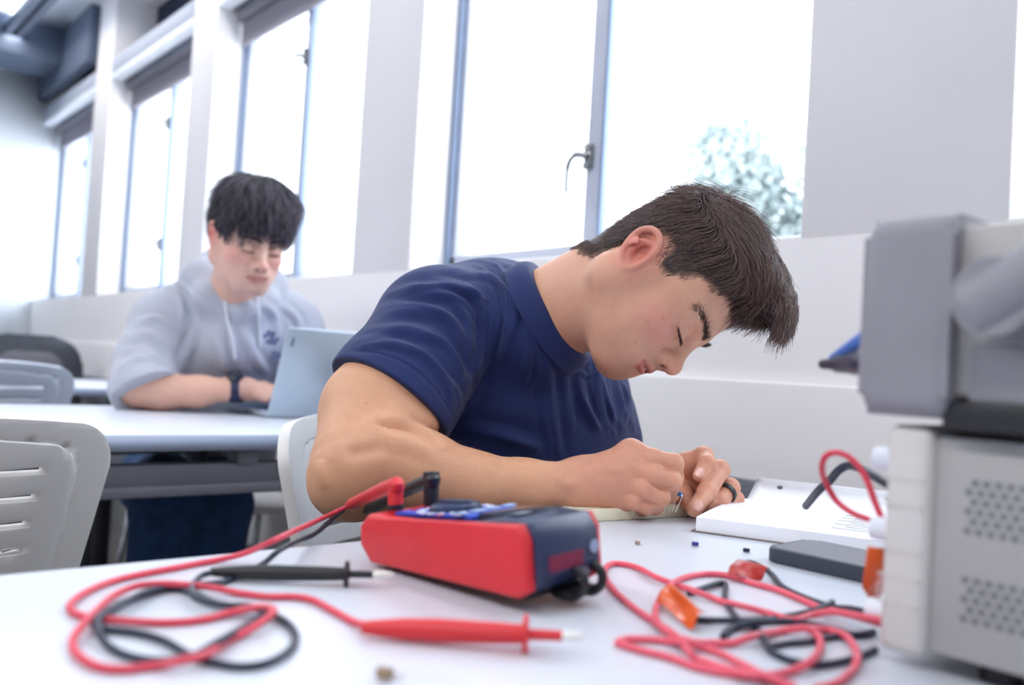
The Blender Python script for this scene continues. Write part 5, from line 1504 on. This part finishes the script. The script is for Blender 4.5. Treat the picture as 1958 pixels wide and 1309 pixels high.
# jeans and shoes
m_jean = mat('blue_jeans', (30, 62, 104), .9, var=.2, scale=30, bump=.3, bscale=700)
g = Sdf(); pv = np.array((-2.48, .95, .53), dtype=f32)
g.ell(pv, (.16, .18, .13), None, .05)
for sy, ky in ((-1, .735), (1, .86)):
    kn = np.array((-2.03, ky, .53)); an = np.array((-2.08, ky, .09))
    g.chain([pv+np.array((.02, sy*.09, 0)), kn], [.095, .075], .03); g.chain([kn, an], [.076, .060], .02)
mj = g.mesh(.006, 'jeans'); link('jeans', mj, m_jean, M2)
for ky in (.735, .86):
    g = Sdf(); an = np.array((-2.08, ky, .05)); g.chain([an, an+np.array((.10, 0, -.012)), an+np.array((.18, 0, -.02))], [.042, .038, .028], .02); g.ball(an+np.array((-.03, 0, -.008)), .038, .02)
    link('shoe', g.mesh(.005, 'shoe'), mat('white_trainer', (225, 222, 214), .6), M2)
for ch in M2.children: ch.matrix_parent_inverse = Matrix.Translation(-Vector(M2.location))
# ================================================================ LIGHT
w = bpy.data.worlds.new('sky'); SC.world = w; w.use_nodes = True
nt = w.node_tree; bg = nt.nodes['Background']
tc = nt.nodes.new('ShaderNodeTexCoord'); sx = nt.nodes.new('ShaderNodeSeparateXYZ'); cr = nt.nodes.new('ShaderNodeValToRGB')
nt.links.new(tc.outputs['Generated'], sx.inputs[0]); nt.links.new(sx.outputs['Z'], cr.inputs['Fac']); nt.links.new(cr.outputs['Color'], bg.inputs['Color'])
cr.color_ramp.elements[0].position = 0.0; cr.color_ramp.elements[0].color = (.88, .91, .95, 1)
cr.color_ramp.elements[1].position = 0.7; cr.color_ramp.elements[1].color = (.84, .91, 1.0, 1)
bg.inputs['Strength'].default_value = 4.0
def area(name, loc, rot, sx_, sy_, energy, col, label):
    l = bpy.data.lights.new(name, 'AREA'); l.shape = 'RECTANGLE'; l.size = sx_; l.size_y = sy_; l.energy = energy; l.color = col
    o = bpy.data.objects.new(name, l); COL.objects.link(o); o.location = loc; o.rotation_euler = rot
    return o
# daylight entering each bay
for i, (x0, x1) in enumerate(bays):
    area('window_daylight', ((x0+x1)/2, YG+.12, 1.72), (math.radians(-90), 0, 0), (x1-x0)*.96, 1.06, 13, (.92, .96, 1.0), '')
# lamp rails throw light down too
for xa, xb, yy in RLX:
    area('lamp_light', ((xa+xb)/2, yy, 2.655), (0, 0, 0), xb-xa, .08, 14 if yy > 0 else 50, (1.0, .965, .92), '')
for xa, xb, yy in RLX:
    area('lamp_uplight', ((xa+xb)/2, yy, 2.735), (PI, 0, 0), xb-xa, .06, 7, (.94, .97, 1.0), '')
SC.cycles.max_bounces = 8; SC.cycles.use_adaptive_sampling = True; SC.cycles.adaptive_threshold = 0.015
SC.view_settings.view_transform = 'Standard'; SC.view_settings.look = 'None'; SC.view_settings.gamma = 1.0
SC.view_settings.use_curve_mapping = False
SC.view_settings.exposure = 0.05
